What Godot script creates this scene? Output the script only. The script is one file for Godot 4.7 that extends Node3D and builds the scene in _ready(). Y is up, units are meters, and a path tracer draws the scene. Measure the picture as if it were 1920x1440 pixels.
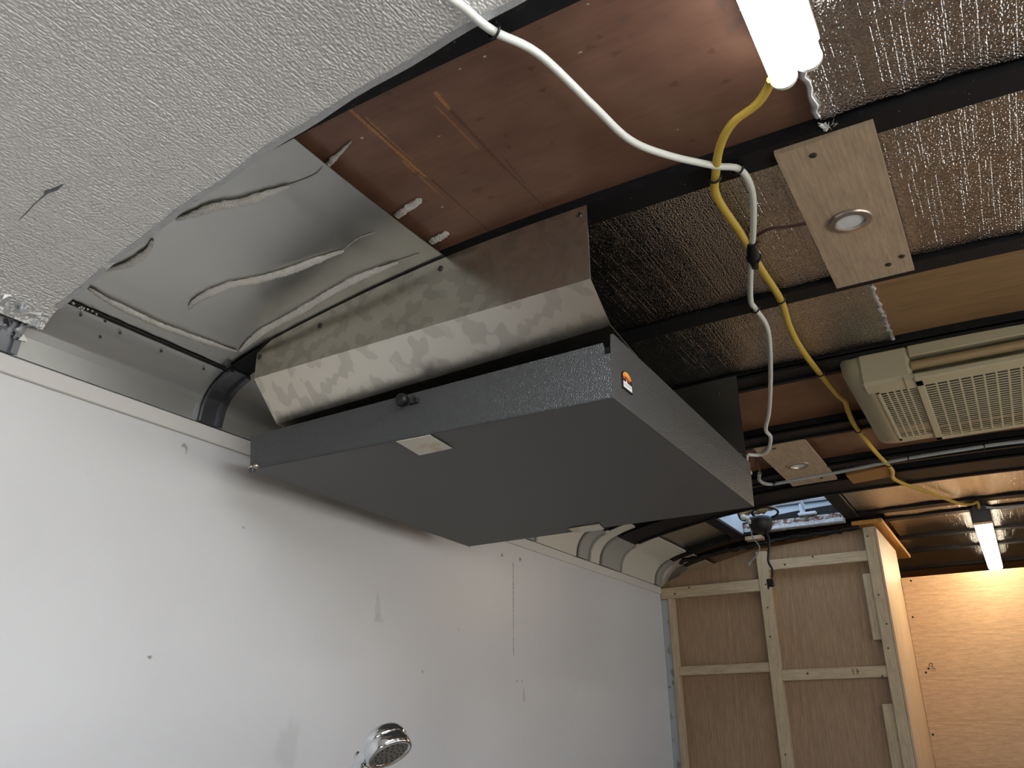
extends Node3D
# The inside of a bus being fitted out: x runs across from the white wall, y up, -z along the vehicle.

var M := {}
var rng := RandomNumberGenerator.new()
var used := {}
const PX := [-0.06, 0.0, 0.002, 0.006, 0.013, 0.023, 0.036, 0.052, 0.072, 0.098, 0.131, 0.2, 0.291, 0.42, 0.58, 0.72, 0.84, 1.0, 1.16, 1.32, 1.44, 1.58, 1.74, 1.869, 1.96, 2.029, 2.062, 2.088, 2.108, 2.124, 2.137, 2.147, 2.154, 2.158, 2.16, 2.22]
const PY := [1.757, 1.757, 1.778, 1.796, 1.812, 1.8265, 1.839, 1.849, 1.8575, 1.867, 1.876, 1.8915, 1.908, 1.928, 1.9455, 1.953, 1.956, 1.957, 1.957, 1.956, 1.953, 1.9455, 1.928, 1.908, 1.8915, 1.876, 1.867, 1.8575, 1.849, 1.839, 1.8265, 1.812, 1.796, 1.778, 1.757, 1.757]

# ---------------------------------------------------------------- mesh building
class B:
	var v := PackedVector3Array()
	var uv := PackedVector2Array()
	var g := PackedInt32Array()
	func raw(a: Vector3, b: Vector3, c: Vector3, ua: Vector2, ub: Vector2, uc: Vector2, s: int) -> void:
		v.append(a); v.append(c); v.append(b)
		uv.append(ua); uv.append(uc); uv.append(ub)
		g.append(s); g.append(s); g.append(s)
	func flat(p: Vector3, n: Vector3) -> Vector2:
		var m := n.abs()
		if m.y >= m.x and m.y >= m.z: return Vector2(p.x, p.z)
		if m.x >= m.z: return Vector2(p.z, p.y)
		return Vector2(p.x, p.y)
	# counter-clockwise seen from outside
	func tri(a: Vector3, b: Vector3, c: Vector3, s := -1) -> void:
		var n := (b - a).cross(c - a)
		raw(a, b, c, flat(a, n), flat(b, n), flat(c, n), s)
	func quad(a: Vector3, b: Vector3, c: Vector3, d: Vector3, s := -1) -> void:
		var n := (c - a).cross(d - b)
		raw(a, b, c, flat(a, n), flat(b, n), flat(c, n), s)
		raw(a, c, d, flat(a, n), flat(c, n), flat(d, n), s)
	func quad_out(a: Vector3, b: Vector3, c: Vector3, d: Vector3, o: Vector3, s := -1) -> void:
		if (c - a).cross(d - b).dot(o) < 0.0: quad(d, c, b, a, s)
		else: quad(a, b, c, d, s)
	func tri_out(a: Vector3, b: Vector3, c: Vector3, o: Vector3, s := -1) -> void:
		if (b - a).cross(c - a).dot(o) < 0.0: tri(c, b, a, s)
		else: tri(a, b, c, s)
	# a box with bevelled edges
	func box(lo: Vector3, hi: Vector3, c := 0.002, t := Transform3D.IDENTITY) -> void:
		var h := (hi - lo).abs() * 0.5
		var m := (hi + lo) * 0.5
		c = minf(c, minf(h.x, minf(h.y, h.z)) * 0.9)
		var p := func(s: Vector3, ax: int) -> Vector3:
			var q := Vector3(s.x * (h.x - c), s.y * (h.y - c), s.z * (h.z - c))
			q[ax] = s[ax] * h[ax]
			return t * (m + q)
		var base := t.basis
		for ax in 3:
			for sg in [-1.0, 1.0]:
				var u := (ax + 1) % 3
				var w := (ax + 2) % 3
				var q := []
				for e in [[-1.0, -1.0], [1.0, -1.0], [1.0, 1.0], [-1.0, 1.0]]:
					var s := Vector3.ZERO
					s[ax] = sg; s[u] = e[0]; s[w] = e[1]
					q.append(p.call(s, ax))
				var o := Vector3.ZERO
				o[ax] = sg
				quad_out(q[0], q[1], q[2], q[3], base * o)
				for e in [-1.0, 1.0]:
					var s1 := Vector3.ZERO
					s1[ax] = sg; s1[u] = e; s1[w] = -1.0
					var s2 := s1
					s2[w] = 1.0
					var oo := Vector3.ZERO
					oo[ax] = sg; oo[u] = e
					quad_out(p.call(s1, ax), p.call(s2, ax), p.call(s2, u), p.call(s1, u), base * oo)
		for i in 8:
			var s := Vector3(1.0 if i & 1 else -1.0, 1.0 if i & 2 else -1.0, 1.0 if i & 4 else -1.0)
			tri_out(p.call(s, 0), p.call(s, 1), p.call(s, 2), base * s)
	# a block between two four-cornered faces a and b, corner by corner
	func hexa(a: Array, b: Array) -> void:
		var mid := Vector3.ZERO
		for q in a: mid += q
		for q in b: mid += q
		mid /= 8.0
		var f := func(q: Array) -> void:
			quad_out(q[0], q[1], q[2], q[3], (q[0] + q[1] + q[2] + q[3]) * 0.25 - mid)
		f.call(a); f.call(b)
		for i in 4:
			var j := (i + 1) % 4
			f.call([a[i], a[j], b[j], b[i]])
	# a flat outline swept along e
	func prism(pts: Array, e: Vector3, smooth := false) -> void:
		var mid := Vector3.ZERO
		for q in pts: mid += q
		mid /= pts.size()
		var n := pts.size()
		var ax: Vector3 = (pts[1] - pts[0]).normalized()
		var nn := e.normalized()
		var bx := nn.cross(ax)
		var flat2 := PackedVector2Array()
		for q in pts: flat2.append(Vector2((q - mid).dot(ax), (q - mid).dot(bx)))
		var t := Geometry2D.triangulate_polygon(flat2)
		for i in range(0, t.size(), 3):
			tri_out(pts[t[i]], pts[t[i + 1]], pts[t[i + 2]], -e)
			tri_out(pts[t[i]] + e, pts[t[i + 1]] + e, pts[t[i + 2]] + e, e)
		var area := 0.0
		for i in n: area += flat2[i].cross(flat2[(i + 1) % n])
		for i in n:
			var j := (i + 1) % n
			var side: Vector3 = (pts[j] - pts[i]).cross(e) * signf(area)
			quad_out(pts[i], pts[j], pts[j] + e, pts[i] + e, side, 7 if smooth else -1)
	# a round bar along a path; each entry of r is a radius (or one for all), flatten squashes it along up
	func tube(p: Array, r, seg := 8, flatten := 1.0, jit := 0.0, rg: RandomNumberGenerator = null) -> void:
		var n := p.size()
		var rings := []
		var up := Vector3.UP
		var t0: Vector3 = (p[1] - p[0]).normalized()
		var side := t0.cross(up)
		if side.length() < 0.1: side = t0.cross(Vector3.RIGHT)
		side = side.normalized()
		var run := 0.0
		var runs := []
		for i in n:
			var t: Vector3 = (p[mini(i + 1, n - 1)] - p[maxi(i - 1, 0)]).normalized()
			side = (side - t * side.dot(t)).normalized()
			var w := side.cross(t).normalized()
			if i > 0: run += p[i].distance_to(p[i - 1])
			runs.append(run)
			var rr: float = r[i] if r is Array else r
			var ring := []
			for k in seg:
				var a := TAU * k / seg
				var q := rr
				if jit > 0.0: q *= 1.0 + rg.randf_range(-jit, jit)
				ring.append(p[i] + side * cos(a) * q + w * sin(a) * q * flatten)
			rings.append(ring)
		for i in n - 1:
			for k in seg:
				var l := (k + 1) % seg
				var a0: Vector3 = rings[i][k]
				var a1: Vector3 = rings[i][l]
				var b1: Vector3 = rings[i + 1][l]
				var b0: Vector3 = rings[i + 1][k]
				var u0 := float(k) / seg * 0.03
				var u1 := float(k + 1) / seg * 0.03
				var mid: Vector3 = (a0 + b1) * 0.5 - (p[i] + p[i + 1]) * 0.5
				if (b1 - a0).cross(b0 - a1).dot(mid) >= 0.0:
					raw(a0, a1, b1, Vector2(u0, runs[i]), Vector2(u1, runs[i]), Vector2(u1, runs[i + 1]), 1)
					raw(a0, b1, b0, Vector2(u0, runs[i]), Vector2(u1, runs[i + 1]), Vector2(u0, runs[i + 1]), 1)
				else:
					raw(a0, b1, a1, Vector2(u0, runs[i]), Vector2(u1, runs[i + 1]), Vector2(u1, runs[i]), 1)
					raw(a0, b0, b1, Vector2(u0, runs[i]), Vector2(u0, runs[i + 1]), Vector2(u1, runs[i + 1]), 1)
		for e in [0, n - 1]:
			var o: Vector3 = (p[0] - p[1]) if e == 0 else (p[n - 1] - p[n - 2])
			for k in seg:
				tri_out(p[e], rings[e][k], rings[e][(k + 1) % seg], o)
	# a turned shape: profile of (radius, height) along the axis d from o; s is the smooth group
	func lathe(o: Vector3, d: Vector3, prof: Array, seg := 24, squash := 1.0, s := 1) -> void:
		d = d.normalized()
		var x := d.cross(Vector3.UP)
		if x.length() < 0.05: x = d.cross(Vector3.RIGHT)
		x = x.normalized()
		var y := d.cross(x).normalized()
		for i in prof.size() - 1:
			var p0: Array = prof[i]
			var p1: Array = prof[i + 1]
			for k in seg:
				var a := TAU * k / seg
				var b := TAU * (k + 1) / seg
				var ea := x * cos(a) + y * sin(a) * squash
				var eb := x * cos(b) + y * sin(b) * squash
				var q0: Vector3 = o + d * p0[1] + ea * p0[0]
				var q1: Vector3 = o + d * p0[1] + eb * p0[0]
				var q2: Vector3 = o + d * p1[1] + eb * p1[0]
				var q3: Vector3 = o + d * p1[1] + ea * p1[0]
				var slope: Vector3 = (ea + eb) * (p1[1] - p0[1]) - d * 2.0 * (p1[0] - p0[0])
				var sg := s + i if prof.size() < 9 else s
				if p0[0] < 1e-6: tri_out(q0, q2, q3, slope, sg)
				elif p1[0] < 1e-6: tri_out(q0, q1, q2, slope, sg)
				else: quad_out(q0, q1, q2, q3, slope, sg)

func yr(x: float) -> float:
	for i in PX.size() - 1:
		if x <= PX[i + 1]:
			return lerpf(PY[i], PY[i + 1], clampf((x - PX[i]) / (PX[i + 1] - PX[i]), 0.0, 1.0))
	return PY[-1]
# smoothed roof curve
func yc(x: float) -> float:
	if x < 0.2 or x > 1.96: return yr(x)
	return (yr(x - 0.05) + yr(x) * 2.0 + yr(x + 0.05)) * 0.25

# a slab that follows the roof curve: z runs from za(x) (near) to zb(x) (far); off is its underside above the rib line
func slab(b: B, x0: float, x1: float, za, zb, off: float, th: float, nx := 24, nz := 2, bulge = null) -> void:
	var xs := []
	for i in nx + 1: xs.append(lerpf(x0, x1, float(i) / nx))
	for q in PX:
		if q > x0 + 0.004 and q < x1 - 0.004 and (q < 0.2 or q > 1.9): xs.append(q)
	xs.sort()
	var lo := []
	var hi := []
	for x in xs:
		var a: float = za.call(x) if za is Callable else za
		var c: float = zb.call(x) if zb is Callable else zb
		# slope, to give the slab its thickness square to the curve
		var sl := Vector2(yc(x + 0.004) - yc(x - 0.004), -0.008).normalized()
		var nrm := Vector2(-sl.x, -sl.y)
		var rl := []
		var rh := []
		for j in nz + 1:
			var z := lerpf(a, c, float(j) / nz)
			var dd := off
			if bulge != null: dd += bulge.call(x, z)
			rl.append(Vector3(x, yc(x), z) + Vector3(nrm.x, nrm.y, 0) * dd)
			rh.append(Vector3(x, yc(x), z) + Vector3(nrm.x, nrm.y, 0) * (dd + th))
		lo.append(rl); hi.append(rh)
	var n: int = xs.size()
	for i in n - 1:
		for j in nz:
			var q := [lo[i][j], lo[i + 1][j], lo[i + 1][j + 1], lo[i][j + 1]]
			cquad(b, q, Vector3.DOWN, 1)
			cquad(b, [hi[i][j], hi[i + 1][j], hi[i + 1][j + 1], hi[i][j + 1]], Vector3.UP, 2)
		b.quad_out(lo[i][0], lo[i + 1][0], hi[i + 1][0], hi[i][0], Vector3.BACK)
		b.quad_out(lo[i][nz], lo[i + 1][nz], hi[i + 1][nz], hi[i][nz], Vector3.FORWARD)
	for j in nz:
		b.quad_out(lo[0][j], lo[0][j + 1], hi[0][j + 1], hi[0][j], Vector3.LEFT)
		b.quad_out(lo[n - 1][j], lo[n - 1][j + 1], hi[n - 1][j + 1], hi[n - 1][j], Vector3.RIGHT)
# a quad whose texture lies in metres along x and z
func cquad(b: B, q: Array, o: Vector3, s: int) -> void:
	var f := func(p: Vector3) -> Vector2: return Vector2(p.x, p.z)
	var nn: Vector3 = (q[2] - q[0]).cross(q[3] - q[1])
	if nn.dot(o) < 0.0: q = [q[3], q[2], q[1], q[0]]
	b.raw(q[0], q[1], q[2], f.call(q[0]), f.call(q[1]), f.call(q[2]), s)
	b.raw(q[0], q[2], q[3], f.call(q[0]), f.call(q[2]), f.call(q[3]), s)

func smooth_path(p: Array, step := 0.02) -> Array:
	var c := []
	for i in p.size() - 1:
		var a: Vector3 = p[maxi(i - 1, 0)]
		var b: Vector3 = p[i]
		var d: Vector3 = p[i + 1]
		var e: Vector3 = p[mini(i + 2, p.size() - 1)]
		var n := maxi(1, int(ceil(b.distance_to(d) / step)))
		for k in n: c.append(b.cubic_interpolate(d, a, e, float(k) / n))
	c.append(p[-1])
	return c

# ---------------------------------------------------------------- objects
func numbered(called: String) -> String:
	if not used.has(called):
		used[called] = 0
		return called
	used[called] += 1
	return "%s_%03d" % [called, used[called]]
func thing(called: String, at: Vector3, label: String, category: String, group := "", kind := "") -> Node3D:
	var o := Node3D.new()
	o.name = numbered(called)
	add_child(o)
	o.position = at
	tag(o, label, category, group, kind)
	return o
func tag(o: Node, label: String, category := "", group := "", kind := "") -> void:
	if label: o.set_meta("label", label)
	if category: o.set_meta("category", category)
	if group: o.set_meta("group", group)
	if kind: o.set_meta("kind", kind)
func where(o: Node) -> Vector3:
	var p := Vector3.ZERO
	while o is Node3D and o != self:
		p += o.position
		o = o.get_parent()
	return p
# shapes are laid out in the place's own coordinates; every mesh gets its origin at its base
func obj(called: String, b: B, m: Material, parent: Node = null) -> MeshInstance3D:
	var lo := b.v[0]
	var hi := b.v[0]
	for p in b.v:
		lo = lo.min(p); hi = hi.max(p)
	var at := Vector3((lo.x + hi.x) * 0.5, lo.y, (lo.z + hi.z) * 0.5)
	var st := SurfaceTool.new()
	st.begin(Mesh.PRIMITIVE_TRIANGLES)
	for i in b.v.size():
		st.set_smooth_group(b.g[i])
		st.set_uv(b.uv[i])
		st.add_vertex(b.v[i] - at)
	st.generate_normals()
	var o := MeshInstance3D.new()
	o.mesh = st.commit()
	o.material_override = m
	o.cast_shadow = GeometryInstance3D.SHADOW_CASTING_SETTING_ON
	if parent == null:
		o.name = numbered(called)
		add_child(o)
		o.position = at
	else:
		o.name = called
		parent.add_child(o, true)
		o.position = at - where(parent)
	return o
func struct(called: String, b: B, m: Material, label: String, category := "") -> MeshInstance3D:
	var o := obj(called, b, m)
	tag(o, label, category, "", "structure")
	return o

# ---------------------------------------------------------------- textures and materials
func noise(seed_: int, freq: float, kind := FastNoiseLite.TYPE_SIMPLEX_SMOOTH, oct := 1) -> FastNoiseLite:
	var n := FastNoiseLite.new()
	n.seed = seed_; n.frequency = freq; n.noise_type = kind
	n.fractal_type = FastNoiseLite.FRACTAL_FBM if oct > 1 else FastNoiseLite.FRACTAL_NONE
	n.fractal_octaves = oct
	return n
# greys of a seamless noise, made at w x h and stretched to W x H
func greys(n: FastNoiseLite, w: int, h: int, W: int, H: int) -> PackedByteArray:
	var im := n.get_seamless_image(w, h)
	im.convert(Image.FORMAT_L8)
	if w != W or h != H: im.resize(W, H, Image.INTERPOLATE_CUBIC)
	return im.get_data()
func tex(im: Image) -> ImageTexture:
	im.generate_mipmaps()
	return ImageTexture.create_from_image(im)
func grey_tex(d: PackedByteArray, W: int, H: int) -> ImageTexture:
	return tex(Image.create_from_data(W, H, false, Image.FORMAT_L8, d))
func mix_bytes(a: PackedByteArray, b: PackedByteArray, ka: float, kb: float, add := 0.0) -> PackedByteArray:
	var r := PackedByteArray()
	r.resize(a.size())
	for i in a.size(): r[i] = clampi(int(a[i] * ka + b[i] * kb + add), 0, 255)
	return r
# a colour picture between two colours from greys
func ramp_tex(d: PackedByteArray, W: int, H: int, c0: Color, c1: Color) -> ImageTexture:
	return tex(ramp_image(d, W, H, c0, c1))
func ramp_image(d: PackedByteArray, W: int, H: int, c0: Color, c1: Color) -> Image:
	var lut := PackedByteArray()
	for i in 256:
		var c := c0.lerp(c1, i / 255.0)
		lut.append(int(c.r * 255)); lut.append(int(c.g * 255)); lut.append(int(c.b * 255))
	var o := PackedByteArray()
	o.resize(W * H * 3)
	for i in d.size():
		var k := d[i] * 3
		o[i * 3] = lut[k]; o[i * 3 + 1] = lut[k + 1]; o[i * 3 + 2] = lut[k + 2]
	return Image.create_from_data(W, H, false, Image.FORMAT_RGB8, o)
func mat(c: Color, rough := 0.6, metal := 0.0, spec := 0.5) -> StandardMaterial3D:
	var m := StandardMaterial3D.new()
	m.albedo_color = c; m.roughness = rough; m.metallic = metal; m.metallic_specular = spec
	return m
func relief(m: StandardMaterial3D, t: Texture2D, cm: float, metres: float) -> void:
	m.heightmap_enabled = true
	m.heightmap_texture = t
	m.heightmap_scale = cm
	m.uv1_scale = Vector3(1.0 / metres, 1.0 / metres, 1)
# a spot or streak of paint, dirt or torn fibre on a picture; place and size in pixels
func blot(im: Image, x: float, y: float, rx: float, ry: float, c: Color, a: float, rough := 0.35) -> void:
	var ph := rng.randf() * 10.0
	for j in range(int(y - ry * 1.5) - 1, int(y + ry * 1.5) + 2):
		for i in range(int(x - rx * 1.5) - 1, int(x + rx * 1.5) + 2):
			if i < 0 or j < 0 or i >= im.get_width() or j >= im.get_height(): continue
			var dx := (i - x) / rx
			var dy := (j - y) / ry
			var an := atan2(dy, dx)
			var r := sqrt(dx * dx + dy * dy) * (1.0 + rough * (sin(an * 3.0 + ph) * 0.5 + sin(an * 7.0 + ph * 2.0) * 0.3 + rng.randf_range(-0.3, 0.3)))
			if r < 1.0: im.set_pixel(i, j, im.get_pixel(i, j).lerp(c, a * minf(1.0, (1.0 - r) * 2.5)))
func streak(im: Image, x0: float, y0: float, x1: float, y1: float, w0: float, w1: float, c: Color, a: float) -> void:
	var n := int(Vector2(x1 - x0, y1 - y0).length())
	for k in n + 1:
		var t := float(k) / maxf(1, n)
		var w := lerpf(w0, w1, t) * rng.randf_range(0.5, 1.2)
		var x := lerpf(x0, x1, t)
		var y := lerpf(y0, y1, t)
		for i in range(int(x - w), int(x + w) + 1):
			if i < 0 or y < 0 or i >= im.get_width() or y >= im.get_height(): continue
			if rng.randf() < 0.8: im.set_pixel(i, int(y), im.get_pixel(i, int(y)).lerp(c, a * rng.randf_range(0.5, 1.0)))

func make_materials() -> void:
	var N := 768
	# embossed foil: pebbles with creases running along the vehicle
	var peb := greys(noise(3, 0.115), N, N * 2 / 3, N, N)
	var fine := greys(noise(9, 0.2), N, N, N, N)
	var st := greys(noise(5, 0.07, FastNoiseLite.TYPE_SIMPLEX_SMOOTH, 3), N, 10, N, N)
	var h := PackedByteArray()
	h.resize(N * N)
	for i in N * N:
		var s := st[i] / 255.0
		var crease := clampf((s - 0.60) * 6.0, 0.0, 1.0)
		h[i] = clampi(int(peb[i] * 0.62 + fine[i] * 0.22 - crease * 95.0 + (s - 0.5) * 50.0 + 38.0), 0, 255)
	var foil_h := grey_tex(h, N, N)
	M.foam = mat(Color(0.88, 0.88, 0.875), 0.58, 0.5, 0.4)
	relief(M.foam, foil_h, 0.55, 0.42)
	M.foil = mat(Color(0.80, 0.79, 0.78), 0.12, 1.0)
	relief(M.foil, foil_h, 0.16, 0.36)
	M.foil_smooth = mat(Color(0.80, 0.79, 0.78), 0.16, 1.0)
	relief(M.foil_smooth, foil_h, 0.13, 0.36)
	M.foam_edge = mat(Color(0.74, 0.75, 0.76), 0.4, 0.6)
	relief(M.foam_edge, foil_h, 0.12, 0.2)
	M.torn_foil = mat(Color(0.88, 0.89, 0.90), 0.3, 0.8)
	# wood: long grain along v; the turned copy along u
	var g1 := greys(noise(21, 0.06, FastNoiseLite.TYPE_SIMPLEX_SMOOTH, 3), 512, 20, 512, 512)
	var g2 := greys(noise(22, 0.02, FastNoiseLite.TYPE_SIMPLEX_SMOOTH, 2), 512, 128, 512, 512)
	var g3 := greys(noise(25, 0.2), 512, 40, 512, 512)
	var wood := mix_bytes(mix_bytes(g1, g2, 0.6, 0.4), g3, 0.75, 0.25)
	var wim := ramp_image(wood, 512, 512, Color(0.72, 0.72, 0.72), Color(1, 1, 1))
	var wood_v := tex(wim)
	var turned := wim.duplicate()
	turned.rotate_90(CLOCKWISE)
	turned.generate_mipmaps()
	var wood_u := ImageTexture.create_from_image(turned)
	for w in [["ply_v", wood_v, Color(0.70, 0.58, 0.45), 0.26, 0.6], ["pine_v", wood_v, Color(0.83, 0.75, 0.62), 0.25, 0.7], ["pine_u", wood_u, Color(0.83, 0.75, 0.62), 0.25, 0.7],
			["plate_v", wood_v, Color(0.75, 0.665, 0.555), 0.22, 0.55], ["orange_u", wood_u, Color(0.91, 0.755, 0.60), 0.17, 0.5], ["column_v", wood_v, Color(0.88, 0.76, 0.62), 0.4, 0.5],
			["plank_v", wood_v, Color(0.86, 0.62, 0.28), 0.3, 0.6], ["offcut_u", wood_u, Color(0.70, 0.50, 0.26), 0.15, 0.7], ["floor_v", wood_v, Color(0.68, 0.63, 0.58), 0.5, 0.55],
			["tan_u", wood_u, Color(0.58, 0.45, 0.30), 0.4, 0.55]]:
		var m := mat(w[2], w[4])
		m.albedo_texture = w[1]
		m.uv1_scale = Vector3(1.0 / w[3], 1.0 / w[3], 1)
		M[w[0]] = m
	# brown faced plywood of the roof: blotches and a fine grain across
	var b1 := greys(noise(31, 0.012, FastNoiseLite.TYPE_SIMPLEX_SMOOTH, 4), 512, 512, 512, 512)
	var b2 := greys(noise(32, 0.08, FastNoiseLite.TYPE_SIMPLEX_SMOOTH, 3), 40, 512, 512, 512)
	var br := mix_bytes(b1, b2, 0.7, 0.3)
	var bim := ramp_image(br, 512, 512, Color(0.36, 0.245, 0.175), Color(0.51, 0.36, 0.265))
	M.brown = mat(Color(1, 1, 1), 0.42)
	M.brown.albedo_texture = tex(bim)
	M.brown.uv1_scale = Vector3(1.1, 1.1, 1)
	# the large brown sheet carries torn grooves, scuffs and crumbs: x 0.5..1.3, z -0.6..-1.1 on one picture
	var W := 1024
	var H := 640
	var big := ramp_image(br, 512, 512, Color(0.365, 0.26, 0.205), Color(0.47, 0.345, 0.28))
	big.resize(W, H, Image.INTERPOLATE_CUBIC)
	var px := func(x: float) -> float: return (x - 0.5) / 0.8 * W
	var py := func(z: float) -> float: return (-0.6 - z) / 0.5 * H
	var tan_ := Color(0.74, 0.52, 0.28)
	var dark := Color(0.17, 0.10, 0.06)
	for s in [[0.664, -0.665, 0.664, -0.85, 3.0, 3.5, tan_, 0.9], [0.672, -0.70, 0.667, -0.86, 1.5, 2.0, tan_, 0.7], [0.658, -0.80, 0.656, -0.91, 3.5, 1.0, tan_, 0.6],
			[0.668, -0.70, 0.667, -1.06, 0.8, 0.8, dark, 0.9], [0.662, -0.86, 0.650, -0.96, 3.0, 1.0, Color(0.5, 0.33, 0.19), 0.6],
			[0.778, -0.712, 0.776, -0.75, 4.5, 3.0, tan_, 0.9], [0.776, -0.75, 0.774, -0.90, 4.0, 2.5, dark, 0.55], [0.764, -0.735, 0.764, -0.84, 1.5, 1.8, Color(0.68, 0.45, 0.25), 0.8],
			[0.770, -0.84, 0.772, -0.93, 3.0, 1.5, Color(0.40, 0.25, 0.15), 0.7], [0.775, -0.90, 0.777, -1.05, 0.8, 0.8, dark, 0.9], [0.785, -0.88, 0.781, -0.95, 2.0, 1.0, dark, 0.5]]:
		streak(big, px.call(s[0]), py.call(s[1]), px.call(s[2]), py.call(s[3]), s[4], s[5], s[6], s[7])
	for k in 46:
		blot(big, rng.randf_range(60, W - 30), rng.randf_range(40, H - 80), rng.randf_range(3, 12), rng.randf_range(2, 8), dark, rng.randf_range(0.1, 0.35))
	for k in 10: # grey smears of old glue
		blot(big, px.call(rng.randf_range(1.0, 1.16)), py.call(rng.randf_range(-0.68, -0.82)), rng.randf_range(4, 14), rng.randf_range(3, 22), Color(0.30, 0.26, 0.24), 0.35)
	for k in 14:
		blot(big, rng.randf_range(100, W - 60), rng.randf_range(60, H - 60), rng.randf_range(1.5, 4), rng.randf_range(1.2, 2.5), Color(0.85, 0.82, 0.78), 0.9)
	M.brown_sheet = mat(Color(1, 1, 1), 0.40)
	M.brown_sheet.albedo_texture = tex(big)
	M.brown_sheet.uv1_scale = Vector3(1.0 / 0.8, -1.0 / 0.5, 1)
	M.brown_sheet.uv1_offset = Vector3(-0.5 / 0.8, -0.6 / 0.5, 0)
	# black ribs with crumbs of white insulation
	var rib := Image.create(512, 512, false, Image.FORMAT_RGB8)
	rib.fill(Color(0.070, 0.070, 0.075))
	for k in 40: blot(rib, rng.randf_range(0, 512), rng.randf_range(0, 512), rng.randf_range(3, 14), rng.randf_range(2, 6), Color(0.16, 0.15, 0.15), 0.6)
	for k in 70: blot(rib, rng.randf_range(0, 512), rng.randf_range(0, 512), rng.randf_range(0.7, 1.8), rng.randf_range(0.7, 1.6), Color(0.86, 0.86, 0.84), 0.9)
	M.rib = mat(Color(1, 1, 1), 0.6, 0.0, 0.35)
	M.rib.albedo_texture = tex(rib)
	M.rib.uv1_scale = Vector3(2.6, 2.6, 1)
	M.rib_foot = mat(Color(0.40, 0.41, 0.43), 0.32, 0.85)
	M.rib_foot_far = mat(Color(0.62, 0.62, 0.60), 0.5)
	M.black = mat(Color(0.03, 0.03, 0.032), 0.5)
	# coved corner sheets
	M.cove = mat(Color(0.64, 0.65, 0.64), 0.3, 0.5)
	M.cove.clearcoat_enabled = true
	M.cove.clearcoat = 1.0
	M.cove.clearcoat_roughness = 0.08
	M.cove_cream = mat(Color(0.80, 0.79, 0.75), 0.5)
	# bare steel
	var sm := greys(noise(41, 0.016, FastNoiseLite.TYPE_CELLULAR, 1), 512, 512, 512, 512)
	var sp := greys(noise(42, 0.02, FastNoiseLite.TYPE_SIMPLEX_SMOOTH, 2), 512, 512, 512, 512)
	var sd := PackedByteArray()
	sd.resize(512 * 512)
	for i in sd.size():
		# finger marks: blobs with an outline of their own
		var q := clampf((sp[i] - 132) / 14.0, 0.0, 1.0) * (1.0 if sm[i] < 150 else 0.6)
		sd[i] = int(72 + q * 14.0)
	var smim := grey_tex(sd, 512, 512)
	M.steel = mat(Color(1, 1, 1), 1.0, 1.0)
	var inv := PackedByteArray()
	inv.resize(sd.size())
	for i in sd.size(): inv[i] = 255 - int((sd[i] - 72) * 17.0)
	M.steel.albedo_texture = ramp_tex(inv, 512, 512, Color(0.735, 0.715, 0.665), Color(0.80, 0.78, 0.725))
	M.steel.roughness_texture = smim
	M.steel.uv1_scale = Vector3(2.4, 2.4, 1)
	M.steel_plain = mat(Color(0.62, 0.61, 0.58), 0.24, 1.0)
	M.sheet = mat(Color(0.74, 0.74, 0.72), 0.33, 1.0)
	M.screw = mat(Color(0.28, 0.26, 0.24), 0.45, 0.7)
	# glue beads
	M.glue = mat(Color(0.86, 0.85, 0.82), 0.85)
	relief(M.glue, grey_tex(greys(noise(51, 0.12), 256, 256, 256, 256), 256, 256), 0.25, 0.06)
	# hammered dark grey paint of the box
	var hm := greys(noise(61, 0.13), 512, 512, 512, 512)
	M.hammer = mat(Color(0.32, 0.325, 0.33), 0.36, 0.4)
	relief(M.hammer, grey_tex(hm, 512, 512), 0.09, 0.18)
	M.box_bottom = mat(Color(0.345, 0.35, 0.35), 0.55, 0.15)
	# white wall panel with marks: z 0..-3.6, y 1..1.75 on one picture
	var wp := greys(noise(71, 0.006, FastNoiseLite.TYPE_SIMPLEX_SMOOTH, 3), 512, 128, 2048, 512)
	var wall := ramp_image(wp, 2048, 512, Color(0.80, 0.805, 0.81), Color(0.855, 0.86, 0.865))
	var wx := func(z: float) -> float: return -z / 3.6 * 2048
	var wy := func(y: float) -> float: return (1.75 - y) / 0.75 * 512
	var grime := Color(0.45, 0.44, 0.42)
	streak(wall, wx.call(-2.247), wy.call(1.67), wx.call(-2.243), wy.call(1.40), 0.8, 0.5, Color(0.30, 0.29, 0.28), 0.9)
	for s in [[-0.995, 1.322, 3.0, 2.0, 0.8], [-1.004, 1.706, 4.0, 3.5, 0.55], [-1.01, 1.70, 2.0, 6.0, 0.4], [-1.604, 1.47, 7.0, 26.0, 0.13], [-1.61, 1.445, 10.0, 7.0, 0.12], [-1.345, 1.17, 20.0, 40.0, 0.10],
			[-1.79, 1.335, 2.0, 3.0, 0.6], [-2.65, 1.322, 2.0, 1.6, 0.7], [-2.18, 1.685, 5.0, 4.0, 0.6], [-2.29, 1.69, 5.0, 4.5, 0.7], [-2.26, 1.33, 2.0, 2.0, 0.7], [-2.29, 1.33, 3.0, 2.0, 0.4], [-2.30, 1.29, 4.0, 16.0, 0.25],
			[-2.0, 1.68, 3.0, 3.0, 0.4], [-1.95, 1.45, 2.0, 2.0, 0.4], [-2.6, 1.66, 2.0, 2.0, 0.4], [-1.17, 1.58, 2.5, 2.0, 0.35]]:
		blot(wall, wx.call(s[0]), wy.call(s[1]), s[2], s[3], grime, s[4])
	M.wall = mat(Color(1, 1, 1), 0.38)
	M.wall.albedo_texture = tex(wall)
	M.wall.uv1_scale = Vector3(-1.0 / 3.6, -1.0 / 0.75, 1)
	M.wall.uv1_offset = Vector3(0, 1.75 / 0.75, 0)
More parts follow.
